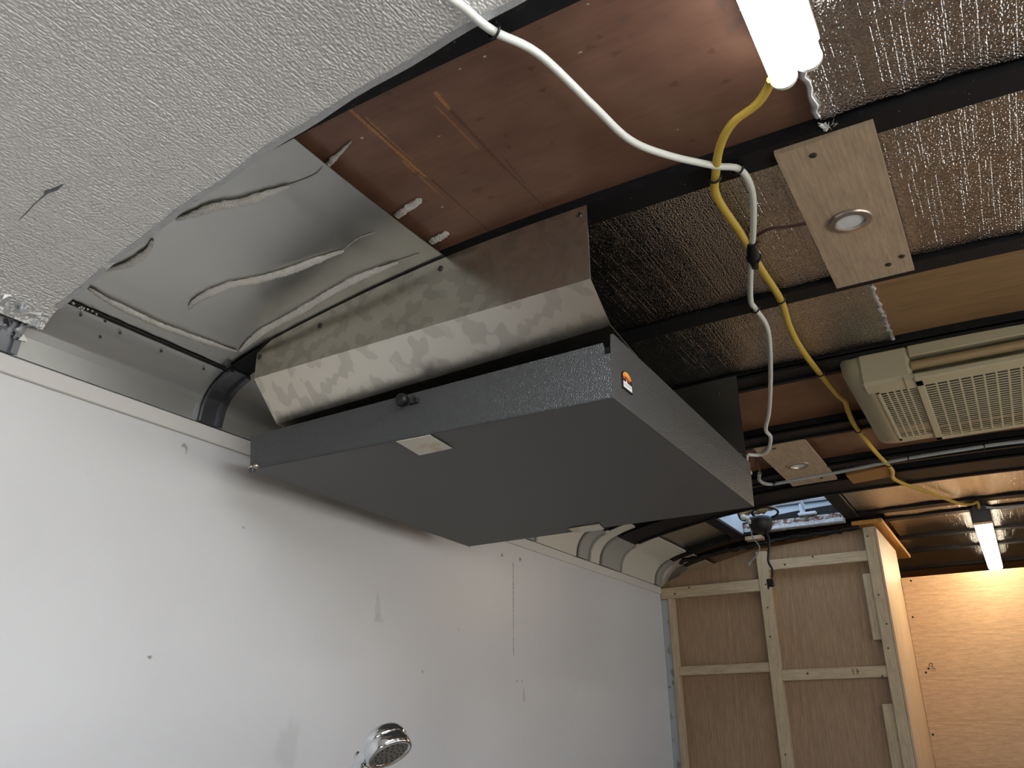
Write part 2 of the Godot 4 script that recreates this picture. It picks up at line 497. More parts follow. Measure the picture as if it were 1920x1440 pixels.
	M.trim = mat(Color(0.82, 0.815, 0.80), 0.5)
	var strip := Image.create(64, 512, false, Image.FORMAT_RGB8)
	strip.fill(Color(0.67, 0.69, 0.70))
	for k in 60: blot(strip, rng.randf_range(0, 64), rng.randf_range(0, 512), rng.randf_range(2, 9), rng.randf_range(2, 14), Color(0.42, 0.40, 0.36), rng.randf_range(0.2, 0.7))
	M.strip = mat(Color(1, 1, 1), 0.6)
	M.strip.albedo_texture = tex(strip)
	M.strip.uv1_scale = Vector3(10, 1.2, 1)
	# hatch
	var rust := Image.create(512, 64, false, Image.FORMAT_RGB8)
	rust.fill(Color(0.66, 0.70, 0.73))
	for k in 170: blot(rust, rng.randf_range(0, 512), rng.randf_range(0, 34), rng.randf_range(3, 16), rng.randf_range(2, 8), Color(0.36, 0.20, 0.12), rng.randf_range(0.3, 0.9))
	for k in 90: blot(rust, rng.randf_range(0, 512), rng.randf_range(20, 64), rng.randf_range(2, 9), rng.randf_range(2, 6), Color(0.80, 0.83, 0.85), 0.8)
	M.rust = mat(Color(1, 1, 1), 0.8)
	M.rust.albedo_texture = tex(rust)
	M.rust.uv1_scale = Vector3(2.4, 20, 1)
	M.curb = mat(Color(0.66, 0.72, 0.77), 0.6)
	M.lid = mat(Color(0.90, 0.93, 0.95), 0.6)
	M.lid.backlight_enabled = true
	M.lid.backlight = Color(0.9, 0.9, 0.9)
	# plastics, cables
	M.white_cable = mat(Color(0.80, 0.81, 0.78), 0.5)
	M.yellow_cable = mat(Color(0.74, 0.63, 0.25), 0.5)
	M.red_wire = mat(Color(0.22, 0.06, 0.05), 0.5)
	M.grey_cable = mat(Color(0.62, 0.64, 0.64), 0.5)
	M.aircon = mat(Color(0.66, 0.63, 0.52), 0.5)
	M.filter = mat(Color(0.34, 0.33, 0.30), 0.9)  # shade inside the grille slots, put into the grey of an added pad
	M.aircon_vane = mat(Color(0.60, 0.52, 0.38), 0.5)
	M.satin = mat(Color(0.72, 0.68, 0.64), 0.3, 0.9)
	M.lens = mat(Color(0.80, 0.82, 0.83), 0.35)
	M.chrome = mat(Color(0.86, 0.87, 0.88), 0.05, 1.0)
	M.spray = mat(Color(0.42, 0.42, 0.40), 0.4)
	M.paper = mat(Color(0.82, 0.81, 0.76), 0.7)
	var pim := Image.create(128, 128, false, Image.FORMAT_RGB8)
	pim.fill(Color(0.80, 0.79, 0.74))
	for k in 14: blot(pim, rng.randf_range(30, 100), rng.randf_range(30, 100), rng.randf_range(8, 22), rng.randf_range(6, 18), Color(0.72, 0.64, 0.48), 0.25)
	M.paper.albedo_texture = tex(pim)
	M.paper.albedo_color = Color(1, 1, 1)
	M.paper.uv1_scale = Vector3(13, 13, 1)
	M.fluff = mat(Color(0.80, 0.68, 0.46), 0.9)
	relief(M.fluff, M.glue.heightmap_texture, 0.4, 0.05)
	M.tube_glow = mat(Color(0.95, 0.95, 0.95), 0.4)
	M.tube_glow.emission_enabled = true
	M.tube_glow.emission = Color(0.97, 0.98, 1.0)
	M.tube_glow.emission_energy_multiplier = 13.0
	M.batten_glow = mat(Color(0.95, 0.95, 0.95), 0.4)
	M.batten_glow.emission_enabled = true
	M.batten_glow.emission = Color(1.0, 0.93, 0.80)
	M.batten_glow.emission_energy_multiplier = 19.0
	M.glass = mat(Color(0.9, 0.95, 0.97, 0.08), 0.02)
	M.glass.transparency = BaseMaterial3D.TRANSPARENCY_ALPHA
	# emblem: setting sun over hills, white band with small grey lettering too fine to read
	var em := Image.create(128, 128, false, Image.FORMAT_RGB8)
	for j in 128:
		for i in 128:
			var c := Color(0.93, 0.62, 0.20).lerp(Color(0.55, 0.13, 0.08), clampf(j / 70.0, 0, 1))
			if (i * 7 + j * 3) % 23 < 7 and j < 44: c = Color(0.96, 0.75, 0.30)
			if j > 52 + 14.0 * sin(i * 0.09) : c = Color(0.20, 0.10, 0.16)
			if absf(i - 52.0) < (j - 44.0) * 0.35 and j > 44: c = Color(0.88, 0.74, 0.45)
			if j > 78: c = Color(0.86, 0.86, 0.86)
			if i < 4 or i > 123 or j > 123: c = Color(0.08, 0.08, 0.08)
			em.set_pixel(i, j, c)
	for k in 9:
		var x := 14 + k * 11
		em.fill_rect(Rect2i(x, 88, 2, 22), Color(0.45, 0.46, 0.48))
		em.fill_rect(Rect2i(x, 88 + (k * 5) % 18, 7, 3), Color(0.45, 0.46, 0.48))
		em.fill_rect(Rect2i(x + 5, 90 + (k * 7) % 8, 2, 12), Color(0.5, 0.51, 0.53))
	M.emblem = mat(Color(1, 1, 1), 0.4)
	M.emblem.albedo_texture = tex(em)
	# grade stamp inked on a rail
	var sti := Image.create(128, 96, false, Image.FORMAT_RGB8)
	sti.fill(Color(0.74, 0.65, 0.50))
	var ink := Color(0.20, 0.17, 0.14)
	for k in 3:
		for l in 2:
			var ox := 12 + l * 58
			sti.fill_rect(Rect2i(ox, 8 + k * 28, 40, 4), ink)
			sti.fill_rect(Rect2i(ox + (k * 13 + l * 7) % 30, 10 + k * 28, 5, 20), ink)
			sti.fill_rect(Rect2i(ox + 8, 20 + k * 26, 22, 4), ink)
	for k in 6: blot(sti, 90 + rng.randf_range(-14, 14), 40 + rng.randf_range(-14, 14), 8, 8, ink, 0.8)
	M.stamp = mat(Color(1, 1, 1), 0.7)
	M.stamp.albedo_texture = tex(sti)

# ---------------------------------------------------------------- scene
func _ready() -> void:
	rng.seed = 20240
	# camera, sky, exposure
	var cam := Camera3D.new()
	cam.name = "camera"
	add_child(cam)
	cam.position = Vector3(1.3, 1.2, 0)
	cam.rotation = Vector3(0.38918, 0.52307, -0.01286)
	cam.fov = 49.09
	cam.near = 0.02
	cam.current = true
	var env := Environment.new()
	env.tonemap_mode = Environment.TONE_MAPPER_LINEAR
	env.tonemap_exposure = 1.5
	env.background_mode = Environment.BG_SKY
	var sm := ProceduralSkyMaterial.new()
	sm.sky_top_color = Color(0.78, 0.83, 0.90)
	sm.sky_horizon_color = Color(0.92, 0.93, 0.94)
	sm.ground_bottom_color = Color(0.62, 0.61, 0.59)
	sm.ground_horizon_color = Color(0.74, 0.74, 0.73)
	sm.sky_energy_multiplier = 1.5
	sm.ground_energy_multiplier = 2.4
	env.sky = Sky.new()
	env.sky.sky_material = sm
	env.sdfgi_enabled = true
	env.ssao_enabled = true
	env.ssil_enabled = true
	var we := WorldEnvironment.new()
	we.name = "world_environment"
	we.environment = env
	add_child(we)
	make_materials()
	build_shell()
	build_roof()
	build_partition()
	build_box()
	build_lamps()
	build_aircon()
	build_hatch()
	build_cables()
	build_details()

func build_shell() -> void:
	var b := B.new()
	b.box(Vector3(-0.06, 0, -3.56), Vector3(0, 1.757, 2.6), 0.001)
	b.box(Vector3(-0.06, 1.757, -3.56), Vector3(-0.02, 1.9, 2.6), 0.001)
	struct("wall_left", b, M.wall, "glossy white wall panel with scuffs and a vertical hairline seam")
	b = B.new()
	b.box(Vector3(-0.06, 0, -6.3), Vector3(0, 1.86, -3.56), 0.001)
	struct("wall_left_rear", b, M.trim, "white wall panel beyond the wooden partition")
	b = B.new()
	b.box(Vector3(0.0, 1.727, -3.5), Vector3(0.007, 1.757, 2.6), 0.0015)
	struct("trim_1", b, M.trim, "flat white trim strip along the top of the white wall")
	b = B.new()
	b.box(Vector3(0.0, 0.0, -3.535), Vector3(0.0335, 1.7035, -3.507), 0.001)
	struct("trim_2", b, M.strip, "dirty pale blue-grey strip at the end of the white wall")
	b = B.new()
	b.box(Vector3(-0.06, -0.05, -6.3), Vector3(2.22, 0, 2.66), 0.001)
	struct("floor", b, M.floor_v, "brown plywood floor")
	# right side with a row of openings, and the front with a windscreen, both behind the camera's view
	var open := [[1.1, 0.1], [0.0, -1.0], [-1.1, -2.1], [-2.2, -3.2]]
	b = B.new()
	b.box(Vector3(2.16, 0, -6.3), Vector3(2.22, 1.0, 2.66), 0.001)
	b.box(Vector3(2.16, 1.69, -6.3), Vector3(2.22, 1.86, 2.66), 0.001)
	var z := 2.66
	for o in open:
		b.box(Vector3(2.16, 1.0, o[0]), Vector3(2.22, 1.69, z), 0.001)
		z = o[1]
	b.box(Vector3(2.16, 1.0, -6.3), Vector3(2.22, 1.69, z), 0.001)
	struct("wall_right", b, M.tan_u, "brown wood-lined side wall with a row of windows")
	var n := 1
	for o in open:
		b = B.new()
		b.box(Vector3(2.186, 1.0, o[1]), Vector3(2.19, 1.69, o[0]), 0.0005)
		struct("window_%d" % n, b, M.glass, "side window pane")
		n += 1
	b = B.new()
	b.box(Vector3(-0.06, 0, 2.6), Vector3(2.22, 1.0, 2.66), 0.001)
	b.box(Vector3(-0.06, 1.7, 2.6), Vector3(2.22, 2.06, 2.66), 0.001)
	b.box(Vector3(-0.06, 1.0, 2.6), Vector3(0.8, 1.7, 2.66), 0.001)
	b.box(Vector3(2.0, 1.0, 2.6), Vector3(2.22, 1.7, 2.66), 0.001)
	struct("wall_front", b, M.trim, "front wall around the windscreen")
	b = B.new()
	b.box(Vector3(0.8, 1.0, 2.628), Vector3(2.0, 1.7, 2.634), 0.0005)
	struct("window_%d" % n, b, M.glass, "wide windscreen pane")
	b = B.new()
	b.box(Vector3(-0.06, 0, -6.36), Vector3(2.22, 2.06, -6.3), 0.001)
	struct("wall_rear", b, M.tan_u, "rear wall far behind the orange panel")

func build_roof() -> void:
	# outer roof, open only at the hatch
	var root := thing("ceiling", Vector3(1.08, 1.75, -1.8), "low curved bus roof of brown boards between black ribs", "", "", "structure")
	var b := B.new()
	slab(b, -0.055, 2.215, 2.66, -3.09, 0.05, 0.03, 30)
	slab(b, -0.055, 2.215, -3.52, -6.36, 0.05, 0.03, 30)
	slab(b, -0.055, 0.385, -3.09, -3.52, 0.05, 0.03, 12)
	slab(b, 0.815, 2.215, -3.09, -3.52, 0.05, 0.03, 20)
	obj("roof_skin", b, M.rib_foot_far, root)
	# boards between the ribs: near z, far z, from x, to x, material
	for p in [[-0.655, -1.03, 0.46, 1.9, M.brown_sheet], [2.6, -0.60, 0.1, 2.05, M.brown], [-1.075, -1.485, 0.1, 2.05, M.brown], [-1.525, -1.845, 0.1, 2.05, M.tan_u], [-1.93, -2.30, 0.1, 2.05, M.brown], [-2.38, -2.70, 0.1, 2.05, M.brown],
			[-2.79, -2.90, 0.1, 2.05, M.brown], [-3.08, -3.46, 0.1, 0.385, M.sheet], [-3.08, -3.46, 0.85, 2.05, M.brown], [-3.48, -6.3, 0.1, 2.05, M.brown]]:
		b = B.new()
		slab(b, p[2], p[3], p[0] + 0.01, p[1] - 0.01, 0.022, 0.008, 22)
		var o := obj("roof_board", b, p[4], root)
		if p[4] == M.brown_sheet: tag(o, "brown faced board with torn grooves and glue stubs")
	# ribs: near z, far z, drop
	for r in [[1.75, 1.70, 0], [1.32, 1.27, 0], [0.90, 0.85, 0], [0.48, 0.43, 0], [0.06, 0.01, 0], [-0.36, -0.41, 0], [-0.605, -0.658, 0], [-1.028, -1.076, 0], [-1.483, -1.528, 0], [-1.845, -1.93, 0], [-2.295, -2.385, 0], [-2.70, -2.79, 0], [-2.895, -3.075, 0], [-3.452, -3.505, 0],
			[-3.62, -3.665, 0], [-4.06, -4.10, 0], [-4.42, -4.46, 0], [-4.94, -4.99, 0], [-5.5, -5.55, 0]]:
		b = B.new()
		slab(b, 0.075, 2.085, r[0], r[1], 0.0, 0.05, 30)
		if r[0] - r[1] > 0.07: # raised lips of the pressed channel
			slab(b, 0.09, 2.07, r[0], r[0] - 0.014, -0.006, 0.01, 30)
			slab(b, 0.09, 2.07, r[1] + 0.014, r[1], -0.006, 0.01, 30)
		var rb := obj("rib", b, M.rib, root)
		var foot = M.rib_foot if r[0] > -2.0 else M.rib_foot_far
		for side in 2:
			b = B.new()
			var xa := 0.0005 if side == 0 else 2.086
			var xb := 0.074 if side == 0 else 2.1595
			slab(b, xa, xb, r[0] + 0.003, r[1] - 0.003, -0.003, 0.05, 6)
			slab(b, xa, xb, r[0] + 0.003, r[0] - 0.008, -0.010, 0.01, 6)
			slab(b, xa, xb, r[1] + 0.008, r[1] - 0.003, -0.010, 0.01, 6)
			obj("rib_foot", b, foot, rb)
	# coved corner sheets between the rib feet
	var cz := [2.6, 1.27, 0.43, -0.605, -1.028, -1.483, -1.845, -2.295, -2.70, -2.895, -3.452, -6.3]
	for i in cz.size() - 1:
		var m = M.cove if i < 7 else M.cove_cream
		for side in 2:
			b = B.new()
			if side == 0: slab(b, 0.0005, 0.058 if i < 4 else 0.15, cz[i], cz[i + 1], 0.004, 0.008, 10)
			else: slab(b, 2.01, 2.1595, cz[i], cz[i + 1], 0.004, 0.008, 10)
			var o := obj("cove_sheet", b, m, root)
			if i == 3 and side == 0:
				tag(o, "smooth grey coved corner sheet with small rivets")
				for q in [[0.049, -0.727], [0.056, -0.767], [0.047, -0.804], [0.046, -0.891], [0.046, -0.988], [0.03, -0.78]]:
					b = B.new()
					b.lathe(Vector3(q[0], yr(q[0]) + 0.003, q[1]), Vector3(0.6, -0.8, 0), [[0.0022, 0.0], [0.0022, 0.0025], [0.001, 0.004], [0.0, 0.004]], 8)
					obj("rivet", b, M.screw, o)
	# insulation foil
	var ragged := func(a: float, s: float, x: float) -> float: return a + s * (sin(x * 61.0) + sin(x * 143.0 + 1.0) * 0.6)
	b = B.new()
	slab(b, 0.016, 1.9, 1.6, func(x): return -0.683 + 0.075 * clampf((x - 0.1) / 0.9, 0, 1) + 0.0015 * sin(x * 37.0), -0.016, 0.012, 60, 6, func(x, z): return 0.0012 * sin(x * 23.0 + z * 9.0))
	var foam := obj("foil_insulation_panel", b, M.foam)
	tag(foam, "large pale embossed foil insulation panel nearest the camera, above the white wall", "insulation", "foil insulation panels")
	b = B.new() # pressed and taped front edge
	slab(b, 0.06, 1.3, func(x): return -0.674 + 0.075 * clampf((x - 0.1) / 0.9, 0, 1) + 0.0015 * sin(x * 37.0), func(x): return -0.6835 + 0.075 * clampf((x - 0.1) / 0.9, 0, 1) + 0.0015 * sin(x * 37.0), -0.0172, 0.0135, 40, 1)
	obj("edge_tape", b, M.foam_edge, foam)
	b = B.new() # a knife cut
	var cut := []
	for q in [[0.194, -0.527], [0.215, -0.5245], [0.24, -0.521], [0.262, -0.519], [0.271, -0.5165], [0.284, -0.521], [0.299, -0.5215]]: cut.append(Vector3(q[0], yc(q[0]) - 0.0168, q[1]))
	b.tube(cut, [0.0006, 0.0009, 0.0009, 0.0012, 0.0034, 0.0028, 0.0006], 6, 0.6, 0.25, rng)
	obj("cut_mark", b, M.rib_foot, foam)
	b = B.new() # crumpled torn corner by the wall
	for k in 26:
		var p := Vector3(rng.randf_range(0.012, 0.05), 0, rng.randf_range(-0.60, -0.675))
		p.y = yr(p.x) - 0.012 - rng.randf_range(0.0, 0.016)
		var q := func() -> Vector3: return p + Vector3(rng.randf_range(-1, 1), rng.randf_range(-1, 1), rng.randf_range(-1, 1)) * 0.011
		b.tri(q.call(), q.call(), q.call())
		b.tri(q.call(), q.call(), q.call())
	obj("torn_corner", b, M.torn_foil, foam)
	# the other foil pieces: near z, far z, from x, to x
	for p in [[-0.665, -1.018, 1.205, 1.95, "crinkled silver foil panel beside the glowing twin tubes", M.foil, 1.0],
			[-1.085, -1.478, 0.15, 1.95, "embossed foil panel behind the plywood plate with the larger downlight", M.foil, 0.0],
			[-1.535, -1.84, 0.15, 1.19, "smoother foil panel in the next bay past the plate, ending in a bright cut edge", M.foil, 0.4],
			[-3.085, -3.445, 0.85, 1.95, "foil panel right of the roof hatch in front of the far lamp", M.foil_smooth, 0.0],
			[-3.51, -3.615, 0.93, 1.95, "narrow foil strip at the head of the far lamp", M.foil, 0.0],
			[-3.67, -4.055, 0.93, 1.95, "dull foil panel above the orange board beside the far lamp", M.foil_smooth, 0.0],
			[-4.105, -4.415, 0.6, 1.95, "shaded foil panel behind the top of the orange board", M.foil_smooth, 0.0],
			[-4.465, -4.935, 0.6, 1.95, "farthest visible foil panel over the orange board", M.foil_smooth, 0.0]]:
		b = B.new()
		var jag: float = 0.0014 * p[6]
		var z0: float = p[0]
		var z1: float = p[1]
		slab(b, p[2], p[3], func(x): return ragged.call(z0, 0.0012, x), func(x): return ragged.call(z1, 0.0016, x + 0.3), 0.009, 0.012, 50, 8, func(x, z): return 0.0012 * sin(x * 19.0 + z * 11.0) + 0.0008 * sin(x * 47.0))
		var o := obj("foil_insulation_panel", b, p[5])
		tag(o, p[4], "insulation", "foil insulation panels")
		if p[6] > 0.0: # frayed cut edge
			b = B.new()
			var path := []
			var zz := z0 - 0.005
			while zz > z1:
				var ex: float = p[2] if p[6] > 0.9 else p[3]
				path.append(Vector3(ex + rng.randf_range(-1, 1) * 0.003, yc(ex) + 0.009 + rng.randf_range(-0.003, 0.003), zz))
				zz -= 0.012
			b.tube(path, 0.0045, 6, 0.8, 0.45, rng)
			obj("frayed_edge", b, M.torn_foil, o)
			if p[6] > 0.9:
				b = B.new()
				for k in 14:
					var c := Vector3(1.212 + rng.randf_range(-0.006, 0.012), 1.957, -1.015 - rng.randf_range(0.0, 0.012))
					var q := func() -> Vector3: return c + Vector3(rng.randf_range(-1, 1) * 0.008, rng.randf_range(-1, 0.4) * 0.008, rng.randf_range(-1, 1) * 0.008)
					b.tri(q.call(), q.call(), q.call())
				obj("torn_flap", b, M.torn_foil, o)

func build_partition() -> void:
	var f := 3.5 / 3.45
	var X := func(x: float) -> float: return 1.3 + (x - 1.3) * f
	var Y := func(y: float) -> float: return 1.2 + (y - 1.2) * f
	var root := thing("wall_partition", Vector3(0.45, 0, -3.53), "plywood partition with a pale pine stud frame facing the camera", "", "", "structure")
	var bar := func(called: String, x0: float, x1: float, y0: float, y1: float, m: Material, zf := -3.5) -> MeshInstance3D:
		var b := B.new()
		b.box(Vector3(X.call(x0), Y.call(y0), -3.535), Vector3(X.call(x1), Y.call(y1), zf), 0.002)
		return obj(called, b, m, root)
	var b := B.new()
	var pts := [Vector3(0.002, 0, -3.536), Vector3(0.893, 0, -3.536), Vector3(0.893, 1.921, -3.536)]
	for q in [[0.865, 1.918], [0.62, 1.891], [0.406, 1.877], [0.175, 1.823], [0.042, 1.79], [0.002, 1.76]]: pts.append(Vector3(q[0], q[1], -3.536))
	b.prism(pts, Vector3(0, 0, -0.009))
	obj("plywood_sheet", b, M.ply_v, root)
	bar.call("stud", 0.0515, 0.074, -1.18, 1.697, M.pine_v)
	bar.call("stud", 0.44, 0.482, -1.18, 1.852, M.pine_v, -3.497)
	bar.call("stud", 0.858, 0.8985, -1.18, 1.90, M.pine_v, -3.497)
	bar.call("rail", 0.0195, 0.44, 1.697, 1.743, M.pine_u)
	bar.call("rail", 0.482, 0.858, 1.774, 1.814, M.pine_u)
	bar.call("rail", 0.074, 0.44, 1.391, 1.426, M.pine_u)
	var rl = bar.call("rail", 0.482, 0.858, 1.357, 1.396, M.pine_u)
	bar.call("rail", 0.074, 0.858, 0.6, 0.64, M.pine_u)
	bar.call("block", 0.828, 0.858, 1.487, 1.728, M.pine_v, -3.508)
	bar.call("block", 0.820, 0.858, 0.7, 1.267, M.pine_v, -3.508)
	# grade stamp
	b = B.new()
	var sx: float = X.call(0.735)
	var sy: float = Y.call(1.366)
	var q4 := [Vector3(sx, sy, -3.4996), Vector3(sx + 0.033, sy, -3.4996), Vector3(sx + 0.033, sy + 0.026, -3.4996), Vector3(sx, sy + 0.026, -3.4996)]
	b.raw(q4[0], q4[1], q4[2], Vector2(0, 1), Vector2(1, 1), Vector2(1, 0), -1)
	b.raw(q4[0], q4[2], q4[3], Vector2(0, 1), Vector2(1, 0), Vector2(0, 0), -1)
	obj("grade_stamp", b, M.stamp, rl)
	# screw heads and knots on the studs
	for p in [[0.872, 1.865], [0.875, 1.645], [0.876, 1.455], [0.465, 1.72], [0.462, 1.63], [0.458, 1.52], [0.46, 1.10], [0.085, 1.715], [0.15, 1.735], [0.55, 1.79], [0.66, 1.81], [0.58, 1.38], [0.84, 1.36], [0.885, 1.54]]:
		b = B.new()
		b.lathe(Vector3(X.call(p[0]), Y.call(p[1]), -3.4975), Vector3(0, 0, 1), [[0.0034, -0.004], [0.0034, 0.001], [0.002, 0.002], [0.0, 0.001]], 10)
		obj("screw_head", b, M.screw, root)
	# column side board
	b = B.new()
	b.box(Vector3(0.8935, 0, -4.05), Vector3(0.9015, 1.905, -3.497), 0.001)
	obj("side_board", b, M.column_v, root)
	# orange board
	b = B.new()
	b.box(Vector3(0.902, 0, -4.05), Vector3(2.155, 1.783, -4.03), 0.0015)
	var w := struct("wall_back", b, M.orange_u, "orange wood-grain board under the far lamp with dark screw holes")
	for p in [[0.941, 1.768], [0.922, 1.618], [0.932, 1.395], [0.915, 1.158], [0.945, 1.41]]:
		b = B.new()
		b.lathe(Vector3(p[0], p[1], -4.0302), Vector3(0, 0, 1), [[0.0045, -0.004], [0.0045, 0.0008], [0.0, 0.0004]], 10)
		obj("screw_hole", b, M.black, w)
	b = B.new() # stray hooked wire on the board
	b.tube(smooth_path([Vector3(0.948, 1.418, -4.028), Vector3(0.955, 1.43, -4.024), Vector3(0.965, 1.428, -4.024), Vector3(0.96, 1.418, -4.026), Vector3(0.972, 1.405, -4.028)], 0.004), 0.0012, 5)
	obj("wire_hook", b, M.black, w)
	# plank on top of the column
	b = B.new()
	b.box(Vector3(0.815, 1.922, -4.38), Vector3(0.928, 1.938, -3.49), 0.002)
	var pl := obj("wood_plank", b, M.plank_v)
	tag(pl, "yellow-orange wooden plank under the roof on top of the partition column", "plank")
	# packing pieces under the rib above the partition
	b = B.new()
	b.box(Vector3(0.40, 1.905, -3.508), Vector3(0.47, 1.922, -3.46), 0.002)
	var pk := obj("wood_packer", b, M.plate_v)
	tag(pk, "small pale wood packer under the black rib over the partition stud", "wood block")
	# torn strip of grey felt hanging along the top of the partition
	b = B.new()
	var path := []
	for k in 40:
		var x := lerpf(0.1, 0.84, k / 39.0)
		path.append(Vector3(x, lerpf(yc(x), 1.90, 0.3) - 0.025 + rng.randf_range(-0.004, 0.004), -3.512 + rng.randf_range(-0.004, 0.004)))
	b.tube(path, 0.012, 7, 0.8, 0.45, rng)
	var felt := obj("sealant_strip", b, M.black)
	tag(felt, "ragged black sealant strip along the top of the plywood partition", "sealant")

# the thin sheet is not flat
func wave(x: float, z: float) -> float:
	return 0.006 * sin((z + 0.66) * 8.5) * clampf((x - 0.07) * 4.0, 0, 1) * (1.0 if x < 0.5 else 0.6) - 0.004 * exp(-pow((x - 0.30) / 0.10, 2.0) - pow((z + 0.93) / 0.07, 2.0))

func build_box() -> void:
	# front bracket: upright plate on the rib, sloping apron and return
	var root := thing("steel_bracket", Vector3(0.495, 1.75, -1.06), "front brushed steel bracket with finger marks between roof rib and grey box", "bracket", "steel brackets holding the grey box")
	var b := B.new()
	var n := 20
	var t := 0.002
	for i in n:
		var x0 := lerpf(0.145, 0.847, float(i) / n)
		var x1 := lerpf(0.145, 0.847, float(i + 1) / n)
		var r := func(x: float) -> Array:
			var k := (x - 0.145) / 0.702
			var top := yc(x) + 0.004 - (0.012 if x < 0.15 else 0.0)
			return [Vector3(x, top, -1.0265), Vector3(x, lerpf(1.819, 1.828, k), -1.0265), Vector3(x, lerpf(1.748, 1.777, k), -1.094), Vector3(x, lerpf(1.738, 1.762, k), -1.215)]
		var a: Array = r.call(x0)
		var c: Array = r.call(x1)
		var off := [Vector3(0, 0, -t), Vector3(0, 0.0004, -t), Vector3(0, t, -0.0006), Vector3(0, t, 0)]
		for j in 3:
			b.quad_out(a[j], c[j], c[j + 1], a[j + 1], Vector3(0, -0.3, 1) if j < 2 else Vector3.DOWN, 1 + j)
			b.quad_out(a[j] + off[j], c[j] + off[j], c[j + 1] + off[j + 1], a[j + 1] + off[j + 1], Vector3(0, 0.3, -1), 11 + j)
			if i == 0: b.quad_out(a[j], a[j + 1], a[j + 1] + off[j + 1], a[j] + off[j], Vector3.LEFT)
			if i == n - 1: b.quad_out(c[j], c[j + 1], c[j + 1] + off[j + 1], c[j] + off[j], Vector3.RIGHT)
		b.quad_out(a[0], c[0], c[0] + off[0], a[0] + off[0], Vector3.UP)
		b.quad_out(a[3], c[3], c[3] + off[3], a[3] + off[3], Vector3.BACK)
	obj("plate", b, M.steel, root)
	for p in [[0.153, 1.862], [0.302, 1.890], [0.570, 1.929], [0.834, 1.945]]:
		b = B.new()
		b.lathe(Vector3(p[0], p[1], -1.0265), Vector3(0, 0, 1), [[0.0055, -0.001], [0.0055, 0.001], [0.0035, 0.0025], [0.0025, 0.0012], [0.0, 0.0012]], 12)
		obj("screw", b, M.screw, root)
	# rear bracket
	root = thing("steel_bracket", Vector3(0.495, 1.75, -1.835), "rear dark steel bracket plate at the far end of the grey box", "bracket", "steel brackets holding the grey box")
	b = B.new()
	for i in n:
		var x0 := lerpf(0.145, 0.847, float(i) / n)
		var x1 := lerpf(0.145, 0.847, float(i + 1) / n)
		var q := func(x: float, z: float) -> Array: return [Vector3(x, yc(x) + 0.004, z), Vector3(x, 1.748, z)]
		var a: Array = q.call(x0, -1.838)
		var c: Array = q.call(x1, -1.838)
		var d: Array = q.call(x0, -1.840)
		var e: Array = q.call(x1, -1.840)
		b.quad_out(a[0], c[0], c[1], a[1], Vector3.BACK)
		b.quad_out(d[0], e[0], e[1], d[1], Vector3.FORWARD)
		b.quad_out(a[1], c[1], e[1], d[1], Vector3.DOWN)
		b.quad_out(a[0], c[0], e[0], d[0], Vector3.UP)
		if i == n - 1: b.quad_out(c[0], c[1], e[1], e[0], Vector3.RIGHT)
		if i == 0: b.quad_out(a[0], a[1], d[1], d[0], Vector3.LEFT)
	b.box(Vector3(0.145, 1.746, -1.838), Vector3(0.847, 1.748, -1.70), 0.0005)
	obj("plate", b, M.steel_plain, root)
	for p in [[0.834, 1.77], [0.80, 1.925]]:
		b = B.new()
		b.lathe(Vector3(p[0], p[1], -1.838), Vector3(0, 0, 1), [[0.0045, -0.001], [0.0045, 0.001], [0.003, 0.0022], [0.0, 0.002]], 10)
		obj("screw", b, M.screw, root)
	# the box: a shallow tray hung under the brackets
	root = thing("metal_box", Vector3(0.487, 1.646, -1.45), "shallow dark grey hammered-metal box hanging from the roof beside the wall", "box")
	var k0 := [Vector3(0.122, 1.652, -1.062), Vector3(0.855, 1.6465, -1.068), Vector3(0.850, 1.6465, -1.842), Vector3(0.103, 1.6415, -1.838)]
	var top := [Vector3(0.113, 1.720, -1.062), Vector3(0.855, 1.738, -1.068), Vector3(0.852, 1.7475, -1.845), Vector3(0.103, 1.73, -1.838)]
	var inn := Vector3(0.487, 0, -1.45)
	b = B.new() # floor of the tray
	var up := Vector3(0, 0.002, 0)
	b.hexa(k0, [k0[0] + up, k0[1] + up, k0[2] + up, k0[3] + up])
	obj("bottom", b, M.box_bottom, root)
	for i in 4:
		var j := (i + 1) % 4
		b = B.new()
		var o: Vector3 = [Vector3.BACK, Vector3.RIGHT, Vector3.FORWARD, Vector3.LEFT][i] * -0.002
		var a0: Vector3 = k0[i]
		var a1: Vector3 = k0[j]
		var c0: Vector3 = top[i]
		var c1: Vector3 = top[j]
		if i == 1: c0 = Vector3(0.855, 1.757, -1.074)
		if i == 1: c1 = Vector3(0.852, 1.7475, -1.845)
		var d := (a1 - a0).normalized()
		# rounded top corners; a notch parts the front from the side
		var pts := [a0, a1]
		var ra := 0.006
		if i == 0:
			pts += [a1 + Vector3(0, 0.072, 0), a1 + Vector3(0, 0.072, 0) - d * 0.010, c1 - d * 0.010 - Vector3(0, ra, 0), c1 - d * (0.012), c1 - d * (0.010 + ra * 1.5)]
		else: pts += [c1]
		if i == 1:
			pts += [c0 + d * 0.010, c0 + d * 0.003 - Vector3(0, 0.003, 0), c0 + d * 0.001 - Vector3(0, 0.008, 0)]
		else: pts += [c0]
		b.prism(pts, o)
		# rolled bottom edge
		b.tube([a0 + Vector3(0, 0.0022, 0) + o, a1 + Vector3(0, 0.0022, 0) + o], 0.0024, 8)
		obj("side", b, M.hammer, root)
	b = B.new() # cover plate that the brackets carry
